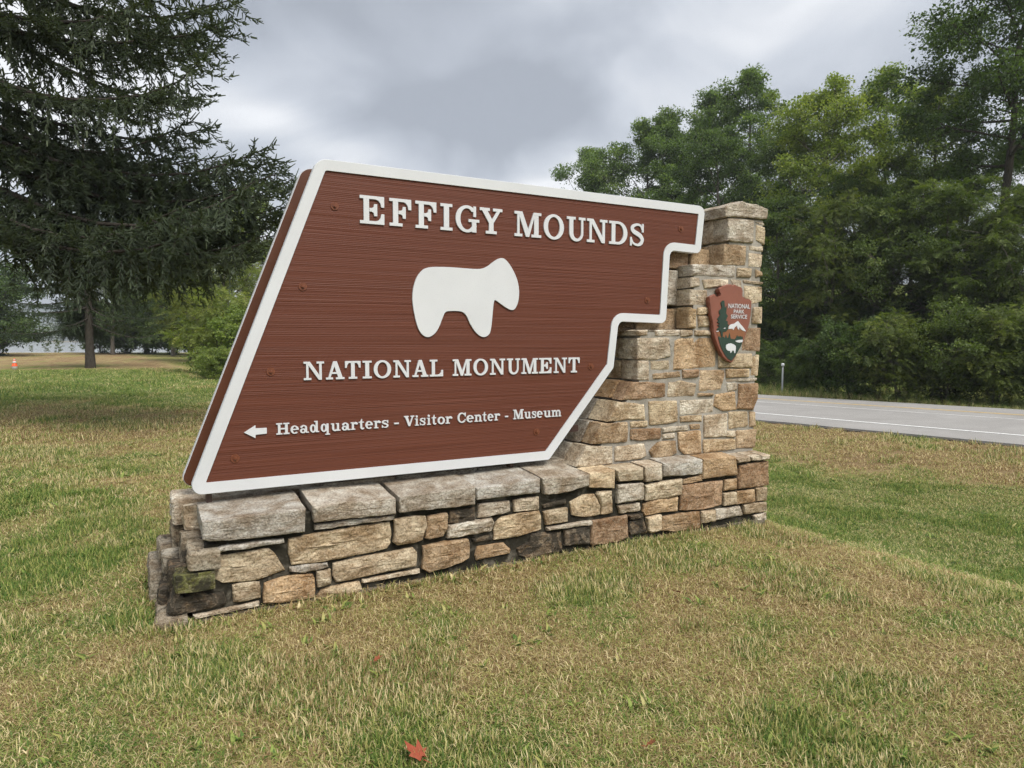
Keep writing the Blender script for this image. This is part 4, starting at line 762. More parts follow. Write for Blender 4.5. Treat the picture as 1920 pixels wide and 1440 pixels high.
def broadleaf(seed, H, cb, cr, tr, n_limb, n_leaf, leaf, kind='leaf', peak=.42, rc=.75, open_=0.0, multi=1):
    rg = np.random.default_rng(seed); wd = Wood(); clumps = []; cdir = []
    for s_ in range(multi):
        off = np.array([0, 0, 0.]) if multi == 1 else np.array([math.cos(s_ * 2.4), math.sin(s_ * 2.4), 0]) * tr * 1.5
        lean = rg.normal(0, .04 if multi == 1 else .22, 2)
        hh = H * (1 if multi == 1 else rg.uniform(.72, 1.0))
        tz = np.linspace(0, hh * .94, 9); wob = np.cumsum(rg.normal(0, .012 * hh, (9, 2)), 0) * .5
        wob[0] = 0
        trunk = np.stack([off[0] + lean[0] * tz + wob[:, 0], off[1] + lean[1] * tz + wob[:, 1], tz], -1)
        rads = tr / math.sqrt(multi) * (1 - tz / hh * .9); rads[0] *= 1.35
        trunk0 = trunk.copy(); trunk0[0, 2] = -.25
        wd.tube(trunk0, rads, 8)
        nl = max(3, n_limb // multi)
        for i in range(nl):
            u = (i + rg.uniform(.1, .9)) / nl; z = cb + (hh * .95 - cb) * u
            st = np.array([np.interp(z, tz, trunk[:, k]) for k in range(3)])
            prof = (1 - ((u - peak) / (1.02 - peak)) ** 2) if u > peak else (1 - .55 * ((peak - u) / peak) ** 1.6)
            reach = cr * max(prof, .06) ** .75 * rg.uniform(.72, 1.12)
            az = i * 2.39996 + rg.uniform(-.5, .5) + s_
            el = np.interp(u, [0, .5, 1], [.12, .42, 1.1]) + rg.normal(0, .12)
            d_ = np.array([math.cos(az) * math.cos(el), math.sin(az) * math.cos(el), math.sin(el)])
            t = np.linspace(0, 1, 6)[:, None]
            path = st + d_ * reach * t + np.array([0, 0, 1.]) * (.14 * reach * t ** 2) + np.cumsum(rg.normal(0, .035 * reach, (6, 3)), 0) * t
            r0 = max(.018, np.interp(z, tz, rads) * .5)
            wd.tube(path, r0 * (1 - t[:, 0] * .85), 5)
            ns = max(4, int(3 + reach * 2.0))
            for j in range(ns):
                tt = rg.uniform(.28, 1.0); b0 = np.array([np.interp(tt, t[:, 0], path[:, k]) for k in range(3)])
                dd = d_ * .6 + rg.normal(0, .75, 3); dd[2] = dd[2] * .7 + .1; dd /= np.linalg.norm(dd)
                ln = reach * rg.uniform(.18, .42) * (1.15 - .4 * tt) + .2
                e = b0 + dd * ln; mid = (b0 + e) / 2 + rg.normal(0, .06 * ln, 3)
                wd.tube(np.stack([b0, mid, e]), r0 * np.array([.35, .22, .08]) + .004, 3)
                clumps += [e, (mid + e) / 2 + rg.normal(0, .1, 3)]; cdir += [dd, dd]
    C = np.array(clumps); D = np.array(cdir)
    keep = rg.uniform(0, 1, len(C)) >= open_; C, D = C[keep], D[keep]
    ctint = rg.uniform(0, 1, len(C)) ** 1.3
    n_c = len(C)
    if kind == 'leaf':
        w_ = rg.uniform(.5, 1.5, n_c); pick = rg.choice(n_c, n_leaf, p=w_ / w_.sum())
        g = rg.normal(0, 1, (n_leaf, 3)); g = g / np.linalg.norm(g, axis=1, keepdims=True) * (rg.uniform(0, 1, (n_leaf, 1)) ** .5)
        c = C[pick] + g * np.array([1.0, 1.0, .62]) * rc * rg.uniform(.6, 1.2, (n_c, 1))[pick]
        a = unit(g * .6 + D[pick] * .4 + rg.normal(0, .55, (n_leaf, 3)) + np.array([0, 0, -.35])); b = np.cross(a, np.array([0, 0, 1.]) + rg.normal(0, .45, (n_leaf, 3)))
        L = leaf * rg.uniform(.65, 1.3, n_leaf)
        parts = [kites(c, a, b, L, L * rg.uniform(.5, .75, n_leaf), .55 * ctint[pick] + .45 * rg.uniform(0, 1, n_leaf), .12)]
    else:                                                   # pinnate fronds
        nf = n_leaf; pick = rg.choice(n_c, nf)
        g = unit(rg.normal(0, 1, (nf, 3)))
        o = C[pick] + g * np.array([1, 1, .6]) * rc * rg.uniform(.1, .8, (nf, 1))
        h = unit(np.stack([g[:, 0] + D[pick][:, 0] * .5, g[:, 1] + D[pick][:, 1] * .5, rg.normal(.10, .55, nf)], -1))
        FL = leaf * rg.uniform(.6, 1.15, nf); parts = []
        side = unit(np.cross(h, np.array([0, 0, 1.]) + rg.normal(0, .25, (nf, 3)))); ti = .6 * ctint[pick] + .4 * rg.uniform(0, 1, nf)
        npair = 6
        for k in range(npair):
            t = (k + .7) / npair; cen = o + h * (FL * t)[:, None] + np.array([0, 0, -1.]) * (FL * .32 * t * t)[:, None]
            ax = unit(h + np.array([0, 0, -.65]) * t)
            ll = FL * .34 * (1 - .45 * abs(t - .45) * 1.6)
            for sg in (-1, 1):
                dirn = unit(ax * .55 + side * sg + np.array([0, 0, -.16]) + rg.normal(0, .2, (nf, 3)))
                parts.append(kites(cen + dirn * (ll * .5)[:, None], dirn, np.cross(dirn, np.cross(ax, side)) + rg.normal(0, .15, (nf, 3)), ll, ll * .36, ti + rg.normal(0, .07, nf), .1))
        parts.append(kites(o + h * (FL * 1.08)[:, None] + np.array([0, 0, -1.]) * (FL * .36)[:, None], h + np.array([0, 0, -.7]), side, FL * .3, FL * .12, ti, .1))
    return wd.mesh('trunk'), kite_mesh('crown', parts)

M['bark_grey'] = bark_material('grey_bark', (.085, .075, .06), (.19, .17, .145))
M['bark_dark'] = bark_material('dark_bark', (.032, .027, .022), (.080, .068, .055))
M['leaf'] = leaf_material('broad_leaves', (.042, .062, .023), (.095, .128, .043), (.180, .210, .068), .42)
M['leaf_yellow'] = leaf_material('yellowing_leaves', (.075, .105, .034), (.150, .190, .055), (.255, .275, .085), .46)
M['needles'] = leaf_material('spruce_needles', (.042, .060, .038), (.085, .112, .060), (.15, .18, .088), .2)

def place_tree(name, meshes, loc, label, cat='tree', rz=0.0, s=1.0, sz=None, tint=(1, 1, 1), bark='bark_grey', leafm='leaf', group=None):
    t = empty(name, loc, rz); t.scale = (s, s, sz or s)
    tag(t, label, cat, group)
    for nm, me, mat in (('trunk', meshes[0], M[bark]), ('crown', meshes[1], M[leafm])):
        if len(me.materials) == 0: me.materials.append(mat)
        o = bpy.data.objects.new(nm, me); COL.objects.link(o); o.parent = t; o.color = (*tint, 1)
        o.material_slots[0].link = 'OBJECT'; o.material_slots[0].material = mat
    return t

T_round = broadleaf(101, 16, 3.0, 4.6, .24, 26, 42000, .17, rc=.85)
T_tall = broadleaf(202, 18, 4.5, 3.6, .22, 28, 36000, .17, rc=.75, peak=.35)
T_open = broadleaf(303, 22, 10.0, 5.8, .34, 24, 38000, .19, rc=.95, peak=.45, open_=.12)
T_walnut = broadleaf(404, 9.5, 1.2, 3.3, .14, 30, 6000, .44, 'pinnate', rc=.62)
T_sumac = broadleaf(505, 4.2, .4, 1.9, .07, 30, 2800, .42, 'pinnate', rc=.5, multi=3)
T_shrub = broadleaf(606, 3.0, .25, 1.6, .06, 30, 15000, .12, rc=.42, multi=5)
T_bush = broadleaf(808, 9.5, .8, 3.6, .15, 34, 46000, .135, rc=.62, peak=.35)
T_mound = broadleaf(909, 4.0, .25, 2.1, .08, 34, 24000, .115, rc=.48, multi=4)
T_sapling = broadleaf(707, 3.2, .6, 1.0, .04, 12, 1600, .14, rc=.35)

# ------------------------------------------------------------------ the big spruce on the left (trunk just outside the picture)
def spruce(seed, H, R0, keys, view_az=None):
    rg = np.random.default_rng(seed); wd = Wood(); parts = []
    tz = np.linspace(0, H, 12); tp = np.stack([.05 * np.sin(tz * .3), .05 * np.cos(tz * .23), tz], -1); tp[0, 2] = -.3
    tr = .235 * (1 - tz / H) + .02; tr[0] *= 1.3
    wd.tube(tp, tr, 10)
    br = []
    z = 4.0
    while z < H - .6:
        nb = 5
        a0 = rg.uniform(0, 6.28)
        for i in range(nb):
            az = a0 + i * 6.283 / nb + rg.normal(0, .18)
            zz = z + rg.normal(0, .12); Ln = R0 * (1 - zz / H) ** .85 * rg.uniform(.78, 1.05)
            br.append((zz, az, Ln, None))
        z += rg.uniform(.85, 1.2)
    for kz, kaz, kL, droop in keys: br.append((kz, kaz, kL, droop))
    so, sa, sl, st = [], [], [], []
    for zz, az, Ln, droop in br:
        dens = 1.0
        if view_az is not None and math.cos(az - view_az) < -.25: dens = .42
        h = np.array([math.cos(az), math.sin(az), 0]); lat = np.array([-h[1], h[0], 0])
        k = 9; t = np.linspace(0, 1, k)
        low = 1 - zz / H
        sag = droop if droop is not None else rg.uniform(.10, .22) * low + .02
        zoff = Ln * (-.12 * low * t - sag * np.sin(t * 2.3) + (sag * .75) * t ** 3)
        path = np.array([0, 0, zz]) + h * (Ln * t)[:, None] + np.array([0, 0, 1.]) * zoff[:, None] + lat * (np.cumsum(rg.normal(0, .02 * Ln, k)) * t)[:, None]
        r0 = .017 + .0085 * Ln
        wd.tube(path, r0 * (1 - .88 * t), 5)
        ns = int(Ln / .088 * dens); btint = rg.uniform(0, .5)
        for j in range(ns):
            tt = .14 + .86 * (j + rg.uniform(0, 1)) / ns
            b0 = np.array([np.interp(tt, t, path[:, q_]) for q_ in range(3)])
            sg = 1 if j % 2 else -1
            ln = (.28 + .62 * math.sin(min(1, (1 - tt) * 1.5 + .12) * 1.57)) * rg.uniform(.65, 1.2) * min(1, Ln / 3.0 + .3)
            out = h * rg.uniform(.35, .8) + lat * sg * rg.uniform(.5, 1.0) + np.array([0, 0, rg.uniform(-.25, .25)])
            hang = rg.uniform(0, 1) < .42 and tt < .93
            m_ = max(3, int(ln / .042)); u = np.linspace(0, 1, m_)
            out = out / np.linalg.norm(out)
            if hang: tw = b0 + out * (ln * .45 * u)[:, None] + np.array([0, 0, -1.]) * (ln * .85 * u ** 1.35)[:, None]
            else: tw = b0 + out * (ln * u)[:, None] + np.array([0, 0, -1.]) * (ln * .28 * np.sin(u * 2.4))[:, None]
            wd.tube(tw[[0, m_ // 2, -1]], [.006, .004, .002], 3)
            d_ = unit(np.gradient(tw, axis=0)); sd = unit(np.cross(d_, np.array([0, 0, 1.]) + rg.normal(0, .1, (m_, 3))))
            for s2 in (-1, 1):
                kk = rg.uniform(0, 1, m_) < (.92 if dens == 1 else .6)
                dirn = unit(d_ * .8 + sd * s2 * rg.uniform(.2, .9, (m_, 1)) + rg.normal(0, .42, (m_, 3)) + np.array([0, 0, .12 if not hang else -.15]))
                so.append(tw[kk] + rg.normal(0, .012, (int(kk.sum()), 3))); sa.append(dirn[kk]); sl.append((.095 + .08 * (1 - u) * rg.uniform(.6, 1.3, m_))[kk]); st.append((btint + .5 * rg.uniform(0, 1, m_) * (.4 + .6 * rg.uniform()))[kk])
            so.append(tw[-1:]); sa.append(d_[-1:]); sl.append(np.array([.12])); st.append(np.array([btint + .45]))
        # upright leading shoots at the tip
        for q_ in range(5):
            tt = 1 - .05 * q_; b0 = np.array([np.interp(tt, t, path[:, e_]) for e_ in range(3)])
            so.append(b0[None]); sa.append(unit((h * .6 + np.array([0, 0, .7]) + rg.normal(0, .3, 3))[None])); sl.append(np.array([.2])); st.append(np.array([.55]))
    o = np.concatenate(so); a = np.concatenate(sa); L = np.concatenate(sl); T = np.concatenate(st)
    n_ = len(o)
    ref = unit(np.cross(a, rg.normal(0, 1, (n_, 3))))
    c = o + a * (L * .5)[:, None]
    parts = [strips(c, a, ref, L * 1.0, np.full(n_, .026) * rg.uniform(.8, 1.3, n_), T), strips(c, a, np.cross(a, ref), L * 1.0, np.full(n_, .026) * rg.uniform(.8, 1.3, n_), T * .9)]
    print('spruce shoots', n_)
    return wd.mesh('trunk'), kite_mesh('crown', parts)
SPX, SPY = -9.35, 11.6
def key(px, py, Y, z0_off=.35, droop=.12):
    """a limb whose tip reaches a given height and bearing"""
    x = (px - 960) / 1280 * Y; z = CAM_H + (635 - py) / 1280 * Y
    dx, dy = x - SPX, Y - SPY
    L_ = math.hypot(dx, dy)
    return (z + .12 * .7 * L_, math.atan2(dy, dx), L_, droop)
keys = [key(462, 70, 11.2, .0, .10), key(455, 20, 12.0, .3, .12), key(430, 130, 10.6, .5, .16), key(400, -40, 11.5, .2, .1), key(420, 105, 12.6, .4, .14),
        key(340, 215, 11.0, .8, .2), key(330, 180, 12.5, .5, .2),
        key(545, 320, 11.4, .55, .16), key(500, 270, 11.0, .3, .14), key(520, 300, 12.4, .5, .16), key(565, 345, 12.6, .7, .18), key(470, 330, 10.3, .7, .18), key(540, 385, 11.9, .6, .14), key(555, 400, 13.0, .8, .16), key(430, 300, 12.9, .4, .12),
        key(500, 430, 11.0, .7, .12), key(470, 455, 12.2, .6, .12), key(440, 420, 10.2, .5, .12), key(380, 440, 11.5, .5, .12), key(360, 380, 10.0, .5, .14)]
T_spruce = spruce(77, 23, 6.1, keys, view_az=-.25)
place_tree('spruce_tree', T_spruce, (SPX, SPY, 0), 'large dark spruce with drooping boughs filling the upper left corner', bark='bark_dark', leafm='needles', cat='spruce')
x, y, z = px_pos(171, 36)
place_tree('spruce_tree', T_spruce, (x, y, z - .05), 'spruce on the lawn with bare lower trunk, beyond the near spruce', rz=2.3, s=.84, sz=.64, bark='bark_dark', leafm='needles', cat='spruce', tint=(.95, 1.05, .9))

# ------------------------------------------------------------------ woods
def tr(px, Y, mesh, label, H0, topy=None, **k):
    x, y, z = px_pos(px, Y)
    if topy is not None:
        k['s'] = (CAM_H + (635 - topy) / 1280 * Y - z) / H0
    return place_tree(k.pop('name', 'broadleaf_tree'), mesh, (x, y, z - .05), label, **k)
G1 = 'woods beyond the road'
W_ = 'trees and shrubs beyond the road'
# far hazy row above the sign
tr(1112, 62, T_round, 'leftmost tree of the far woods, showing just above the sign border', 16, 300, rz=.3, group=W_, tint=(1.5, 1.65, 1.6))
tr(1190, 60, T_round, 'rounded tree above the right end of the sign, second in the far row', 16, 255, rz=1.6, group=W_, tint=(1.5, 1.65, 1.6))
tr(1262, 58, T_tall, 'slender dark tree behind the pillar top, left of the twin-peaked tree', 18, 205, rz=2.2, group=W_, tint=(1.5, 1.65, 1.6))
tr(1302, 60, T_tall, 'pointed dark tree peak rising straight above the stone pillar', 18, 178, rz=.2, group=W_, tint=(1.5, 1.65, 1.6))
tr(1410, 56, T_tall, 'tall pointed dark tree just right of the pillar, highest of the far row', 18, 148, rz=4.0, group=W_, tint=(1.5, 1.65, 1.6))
tr(1360, 50, T_round, 'dense dark tree directly behind the stone pillar', 16, 260, rz=5.1, group=W_, tint=(.95, 1.1, 1.0))
tr(1465, 46, T_round, 'dark tree in the gap between the pointed and the yellow-green trees', 16, 235, rz=2.9, group=W_, tint=(1.0, 1.12, 1.0))
# yellow-green middle trees
tr(1545, 40, T_round, 'yellow-green tree left of centre in the woods, above the roadside shrubs', 16, 172, rz=3.6, group=W_, tint=(1.5, 1.5, 1.2), leafm='leaf_yellow')
tr(1640, 42, T_tall, 'tallest yellow-green tree in the middle of the woods, sky showing through', 18, 128, rz=1.1, group=W_, tint=(1.4, 1.45, 1.25), leafm='leaf_yellow')
tr(1722, 39, T_tall, 'green tree leaning against the tall dark open tree', 18, 150, rz=.6, group=W_, tint=(1.7, 1.7, 1.3))
tr(1842, 31, T_open, 'tallest open-crowned dark tree with visible trunk at right edge', 22, -70, rz=2.0, group=W_, tint=(.8, .95, .85), bark='bark_dark')
tr(1955, 34, T_open, 'dark tree cut by the upper right corner of the photo', 22, -30, rz=4.3, group=W_, tint=(.8, .95, .85), bark='bark_dark')
# understorey
for px, Y, top, me, H0, lm, rz, tint, lab in [
    (1470, 33, 390, T_bush, 9.5, 'leaf', .2, (.85, .95, .9), 'dark rounded tree beside the right edge of the pillar'),
    (1560, 31, 385, T_walnut, 9.5, 'leaf', 1.4, (1.25, 1.2, .9), 'bushy feathery-leaved tree, leftmost of the lighter roadside trees'),
    (1655, 30, 392, T_bush, 9.5, 'leaf', 2.7, (1.05, 1.1, .9), 'rounded full-leaved tree in the middle of the roadside thicket'),
    (1765, 28.5, 362, T_walnut, 9.5, 'leaf', 4.1, (1.2, 1.25, .9), 'pointed light green feathery tree below the tall dark trunk'),
    (1850, 27.5, 415, T_bush, 9.5, 'leaf', 5.3, (1.1, 1.15, .85), 'rounded full-leaved tree right of the tall dark trunk base'),
    (1935, 26.5, 350, T_walnut, 9.5, 'leaf', .9, (1.2, 1.2, .85), 'feathery tree at the right picture edge above the road'),
    (1500, 36, 520, T_bush, 9.5, 'leaf', 3.3, (.9, 1.05, .9), 'shaded tree deep in the thicket behind the roadside post'),
    (1610, 38, 330, T_round, 16, 'leaf', 4.4, (.95, 1.1, .95), 'shaded round tree deep in the thicket behind the feathery trees'),
    (1800, 40, 300, T_round, 16, 'leaf', .1, (.95, 1.1, .95), 'shaded round tree filling the gap behind the tall open tree'),
    (1920, 42, 250, T_round, 16, 'leaf', 2.4, (.95, 1.1, .95), 'shaded round tree behind the right picture edge'),
    (1700, 46, 310, T_round, 16, 'leaf', 5.9, (.95, 1.1, .95), 'shaded round tree at the back of the thicket centre')]:
    tr(px, Y, me, lab, H0, top, rz=rz, tint=tint, leafm=lm, group=W_)
for px, Y, top, me, H0, lm, rz, tint, lab in [
    (1446, 29.8, 640, T_mound, 4.0, 'leaf', .4, (.9, 1.0, .8), 'low dark shrub tight against the pillar edge behind the road'),
    (1525, 26.6, 632, T_sumac, 4.2, 'leaf', 1.9, (1.0, 1.1, .8), 'low shrub just right of the roadside post'),
    (1600, 24.8, 610, T_mound, 4.0, 'leaf', 3.0, (.75, .9, .75), 'dark low shrub in the middle of the verge'),
    (1690, 23.0, 590, T_sumac, 4.2, 'leaf', 4.4, (1.25, 1.2, .85), 'arching shrub with drooping fronds at mid verge'),
    (1775, 22.4, 585, T_mound, 4.0, 'leaf', 5.2, (1.1, 1.15, .8), 'rounded small-leaved shrub between two arching shrubs along the verge'),
    (1868, 21.3, 585, T_sumac, 4.2, 'leaf', .8, (1.3, 1.25, .85), 'bright arching shrub nearest the right edge of the road'),
    (1950, 20.8, 560, T_sumac, 4.2, 'leaf', 2.2, (1.1, 1.15, .8), 'shrub cut by the right picture edge above the road'),
    (1560, 33, 560, T_shrub, 3.0, 'leaf', .3, (.85, 1.05, .85), 'shaded small-leaved bush behind the verge shrubs, left one'),
    (1650, 31, 560, T_shrub, 3.0, 'leaf', 1.3, (.85, 1.05, .85), 'shaded small-leaved bush behind the verge shrubs, middle one'),
    (1740, 30, 560, T_shrub, 3.0, 'leaf', 2.3, (.85, 1.05, .85), 'shaded small-leaved bush behind the arching shrubs'),
    (1830, 29, 560, T_shrub, 3.0, 'leaf', 3.3, (.85, 1.05, .85), 'shaded small-leaved bush under the tall dark tree'),
    (1910, 28, 555, T_shrub, 3.0, 'leaf', 4.3, (.85, 1.05, .85), 'shaded small-leaved bush at far right under the trees'),
    (1480, 34, 575, T_shrub, 3.0, 'leaf', 5.3, (.8, 1.0, .8), 'shaded small-leaved bush behind the pillar edge')]:
    tr(px, Y, me, lab, H0, top, rz=rz, tint=tint, leafm=lm, group=W_, name='roadside_shrub', cat='shrub')

# left background
V_ = 'trees and shrubs along the left lawn'
tr(-8, 60, T_shrub, 'dark bushy tree at the far left lawn edge above the cone', 3.0, 530, rz=.5, group=V_, tint=(.8, .95, .8))
tr(-60, 64, T_shrub, 'dark bushy tree cut by the left picture edge beyond the lawn', 3.0, 500, rz=2.5, group=V_, tint=(.75, .9, .75))
tr(212, 66, T_round, 'green tree behind the bare spruce trunk, just right of it', 16, 430, rz=1.5, group=V_, tint=(1.5, 1.6, 1.1))
tr(275, 70, T_round, 'deep green tree at the lawn end between trunk and yellow tree', 16, 410, rz=3.2, group=V_, tint=(1.4, 1.6, 1.05))
tr(325, 62, T_tall, 'tall green tree at the lawn end left of the forked dark trunk', 18, 380, rz=5.0, group=V_, tint=(1.4, 1.6, 1.1))
tr(357, 48, T_walnut, 'spreading yellow-green tree with dark leaning trunk at the lawn edge', 9.5, 470, rz=.7, group=V_, tint=(1.35, 1.3, 1.1), leafm='leaf_yellow', bark='bark_dark')
tr(425, 46, T_walnut, 'yellow-green tree seen between the spruce boughs and the sign', 9.5, 395, rz=2.9, group=V_, tint=(1.4, 1.35, 1.1), leafm='leaf_yellow')
tr(470, 55, T_round, 'tall green tree close behind the left edge of the sign', 16, 360, rz=4.6, group=V_, tint=(1.6, 1.6, 1.2))
tr(415, 33, T_sumac, 'tall yellow-green shrub at the sign edge, right end of the lawn', 4.2, 545, rz=1.2, group=V_, leafm='leaf_yellow', name='lawn_shrub', cat='shrub', tint=(1.4, 1.35, 1.1))
tr(396, 27, T_shrub, 'low pale green bush at the foot of the yellow-green shrub', 3.0, 655, rz=2.0, group=V_, leafm='leaf_yellow', name='lawn_shrub', cat='shrub', tint=(1.5, 1.5, 1.4))
tr(455, 30, T_shrub, 'rounded green bush mostly hidden by the left sign edge', 3.0, 590, rz=4.0, group=V_, name='lawn_shrub', cat='shrub', tint=(1.9, 1.9, 1.3))
for px, Y, top, rz, tint, lab in [(192, 74, 575, .4, (.9, 1.1, .8), 'dark undergrowth bush behind the bare spruce trunk'), (238, 72, 565, 1.4, (.8, 1.0, .7), 'dark undergrowth bush at the lawn end, left of the pair'), (285, 70, 560, 2.4, (.7, .95, .65), 'dark undergrowth bush at the lawn end, right of the pair'), (328, 66, 565, 3.4, (.75, .95, .65), 'dark undergrowth bush behind the leaning dark trunk'), (385, 60, 540, 4.4, (.9, 1.0, .7), 'dark undergrowth bush behind the yellow-green shrub')]:
    tr(px, Y, T_shrub, lab, 3.0, top, rz=rz, group=V_, name='lawn_shrub', cat='shrub', tint=tint)
for i, (px, Y, top) in enumerate([(60, 78, 648), (88, 80, 644), (135, 79, 646), (110, 82, 638), (205, 80, 640), (232, 80, 642)]):
    tr(px, Y, T_sapling, ['spindly sapling on the lawn crest nearest the cone', 'leafy sapling on the crest before the river, second from left', 'low sapling on the crest just left of the spruce trunk', 'thin bare sapling on the crest against the river', 'sapling on the crest just right of the spruce trunk', 'rightmost sapling on the crest before the dark trees'][i], 3.2, top, rz=i * 1.1, group='saplings on the lawn crest', name='sapling', cat='sapling', tint=(1.1, 1.1, .9))

# wood on the far shore: one mass
def far_wood():
    rg = np.random.default_rng(9); n_t = 520
    x = rg.uniform(-1250, -250, n_t); y = rg.uniform(1014, 1120, n_t); h = rg.uniform(22, 33, n_t); z0 = terrain(x, y)
    k = 90; pick = np.repeat(np.arange(n_t), k); N = len(pick)
    g = rg.normal(0, 1, (N, 3)); g = g / np.linalg.norm(g, axis=1, keepdims=True) * rg.uniform(.5, 1, (N, 1))
    c = np.stack([x[pick] + g[:, 0] * h[pick] * .3, y[pick] + g[:, 1] * h[pick] * .3, z0[pick] + h[pick] * (.55 + .45 * g[:, 2])], -1)
    a = rg.normal(0, 1, (N, 3)); b = rg.normal(0, 1, (N, 3))
    return kite_mesh('far_wood', [kites(c, a, b, rg.uniform(2.5, 5, N), rg.uniform(2, 3.5, N), rg.uniform(0, 1, n_t)[pick] * .6 + rg.uniform(0, .4, N))])
fw = mobj('far_wood', far_wood(), M['leaf']); fw.color = (1.4, 1.4, 1.2, 1)
tag(fw, 'wooded far shore of the river', None, None, 'stuff')

# ------------------------------------------------------------------ small things
def lathe(prof, n_=20):
    v, f = [], []
    for r, z in prof: v += [(r * math.cos(2 * math.pi * i / n_), r * math.sin(2 * math.pi * i / n_), z) for i in range(n_)]
    for k in range(len(prof) - 1):
        for i in range(n_): f.append((k * n_ + i, k * n_ + (i + 1) % n_, (k + 1) * n_ + (i + 1) % n_, (k + 1) * n_ + i))
    f.append(tuple((len(prof) - 1) * n_ + i for i in range(n_))); f.append(tuple(range(n_ - 1, -1, -1)))
    return py_mesh('lathe', v, f, True)
x, y, z = px_pos(27, 34)
cone = empty('traffic_cone', (x, y, z)); tag(cone, 'orange traffic cone on a white bucket at the left lawn edge', 'traffic cone')
mobj('weighted_base', lathe([(.10, -.02), (.135, .14), (.142, .16), (.13, .165), (.10, .17)]), M['white'], cone)
mobj('cone_body', lathe([(.150, .172), (.150, .19), (.115, .195), (.085, .33), (.062, .42), (.030, .55), (.024, .56)]), M['cone_orange'], cone)
mobj('reflective_band', lathe([(.089, .332), (.0655, .425)]), M['white'], cone)
mobj('reflective_band', lathe([(.0535, .47), (.0425, .515)]), M['white'], cone)
x, y, z = px_pos(-12, 34.5)
pv = []; pf = []
for i in range(13):
    xx = -47 + i * 2.1; yy = 34.3 + .5 * math.sin(i * .3) - (.06 * (i - 8) if i > 8 else 0)
    w_ = .75 if i < 11 else .75 - .3 * (i - 10)
    for yy2 in (yy - w_ * .6, yy + w_): pv.append((xx - 3.6, yy2, float(terrain(xx - 3.6, yy2)) + .03))
    if i: pf.append((2 * i - 2, 2 * i, 2 * i + 1, 2 * i - 1))
po = mobj('path', py_mesh('path', pv, pf), M['concrete']); tag(po, 'pale concrete path end at the left edge', None, None, 'structure')

x, y, z = px_pos(1468, 26.4)
post = empty('delineator_post', (x, y, z)); tag(post, 'slim grey metal roadside post on the far verge', 'post')
box('post_shaft', -.028, .028, -.012, .012, -.3, 1.28, M['grey_metal'], post)
mobj('reflector', lathe([(.045, 1.24), (.06, 1.27), (.06, 1.33), (.045, 1.36)], 12), M['white'], post)

# fallen leaves
lm_ = NT('fallen_leaf'); oi_ = lm_.n('ShaderNodeObjectInfo'); lm_.col(lm_.mix(lm_.ramp(lm_.noise(lm_.obj_coord(), 40, 5), [(.4, (0, 0, 0)), (.65, (.6, .6, .6))]), oi_.outputs['Color'], (.20, .06, .025))); lm_.rough(.6, .3)
def leaf_mesh(seed, sz):
    rg = random.Random(seed); out = []
    lobes = [(0, .25), (20, .55), (35, .42), (55, .95), (68, .60), (90, 1.1), (112, .60), (125, .95), (145, .42), (160, .55), (180, .25), (230, .32), (270, .12), (310, .32)]
    for a, r in lobes: out.append((sz * r * math.cos(R(a)) * rg.uniform(.92, 1.08), sz * r * math.sin(R(a)) * rg.uniform(.92, 1.08)))
    v = [(0, 0, .0)] + [(x_, y_, sz * .35 * (x_ / sz) ** 2 + rg.uniform(-.06, .1) * sz) for x_, y_ in out]
    n_ = len(out); f = [(0, 1 + i, 1 + (i + 1) % n_) for i in range(n_)]
    st_ = len(v); v += [(-.004, -.02 * 1, 0), (.004, -.02, 0), (.002, -sz * .8, .01)]; f.append((st_, st_ + 1, st_ + 2))
    return py_mesh('fallen_leaf', v, f, True)
for i, (px, py, sz, colr, rz, tilt, lab) in enumerate([
    (788, 1418, .085, (.33, .075, .04), .9, .2, 'red maple leaf lying at the bottom centre of the lawn'),
    (1271, 1110, .050, (.34, .13, .09), 2.2, .4, 'pinkish brown leaf on the grass right of the stone base front'),
    (1216, 1396, .050, (.30, .11, .05), 4.0, .7, 'curled brown leaf near the bottom edge right of centre'),
    (704, 1237, .035, (.27, .08, .035), 5.0, .5, 'small dull red leaf in the grass left of centre')]):
    p_ = math.atan(85 / 1280); u, v_ = (px - 960) / 1280, -(py - 720) / 1280
    dz = v_ * math.cos(p_) - math.sin(p_); t = (.045 - CAM_H) / dz
    o = mobj('fallen_leaf', leaf_mesh(i + 3, sz), lm_.m); o.location = (u * t, (math.cos(p_) + v_ * math.sin(p_)) * t, .045); o.rotation_euler = (tilt, .2, rz); o.color = (*colr, 1)
    tag(o, lab, 'leaf', 'fallen leaves on the lawn')

# ------------------------------------------------------------------ grass: blades instanced over the ground
gb = NT('grass_blades')
ga = gb.n('ShaderNodeAttribute', attribute_name='green', attribute_type='INSTANCER'); br_ = gb.n('ShaderNodeAttribute', attribute_name='rnd'); oi_ = gb.n('ShaderNodeObjectInfo')
k_ = gb.math('ADD', ga.outputs['Fac'], gb.math('MULTIPLY', gb.math('SUBTRACT', br_.outputs['Fac'], .5), 1.25))
k_ = gb.math('ADD', k_, gb.math('MULTIPLY', gb.math('SUBTRACT', oi_.outputs['Random'], .5), .35), True)
bc = gb.ramp(k_, [(.0, (.33, .23, .11)), (.10, (.62, .50, .27)), (.22, (.84, .71, .42)), (.38, (.62, .53, .25)), (.54, (.42, .41, .13)), (.76, (.27, .36, .08)), (1.0, (.11, .19, .04))])
gb.col(bc); gb.rough(.6, .25)
tr_ = gb.n('ShaderNodeBsdfTranslucent'); gb.l(bc, tr_.inputs['Color']); ms_ = gb.n('ShaderNodeMixShader'); ms_.inputs[0].default_value = .35
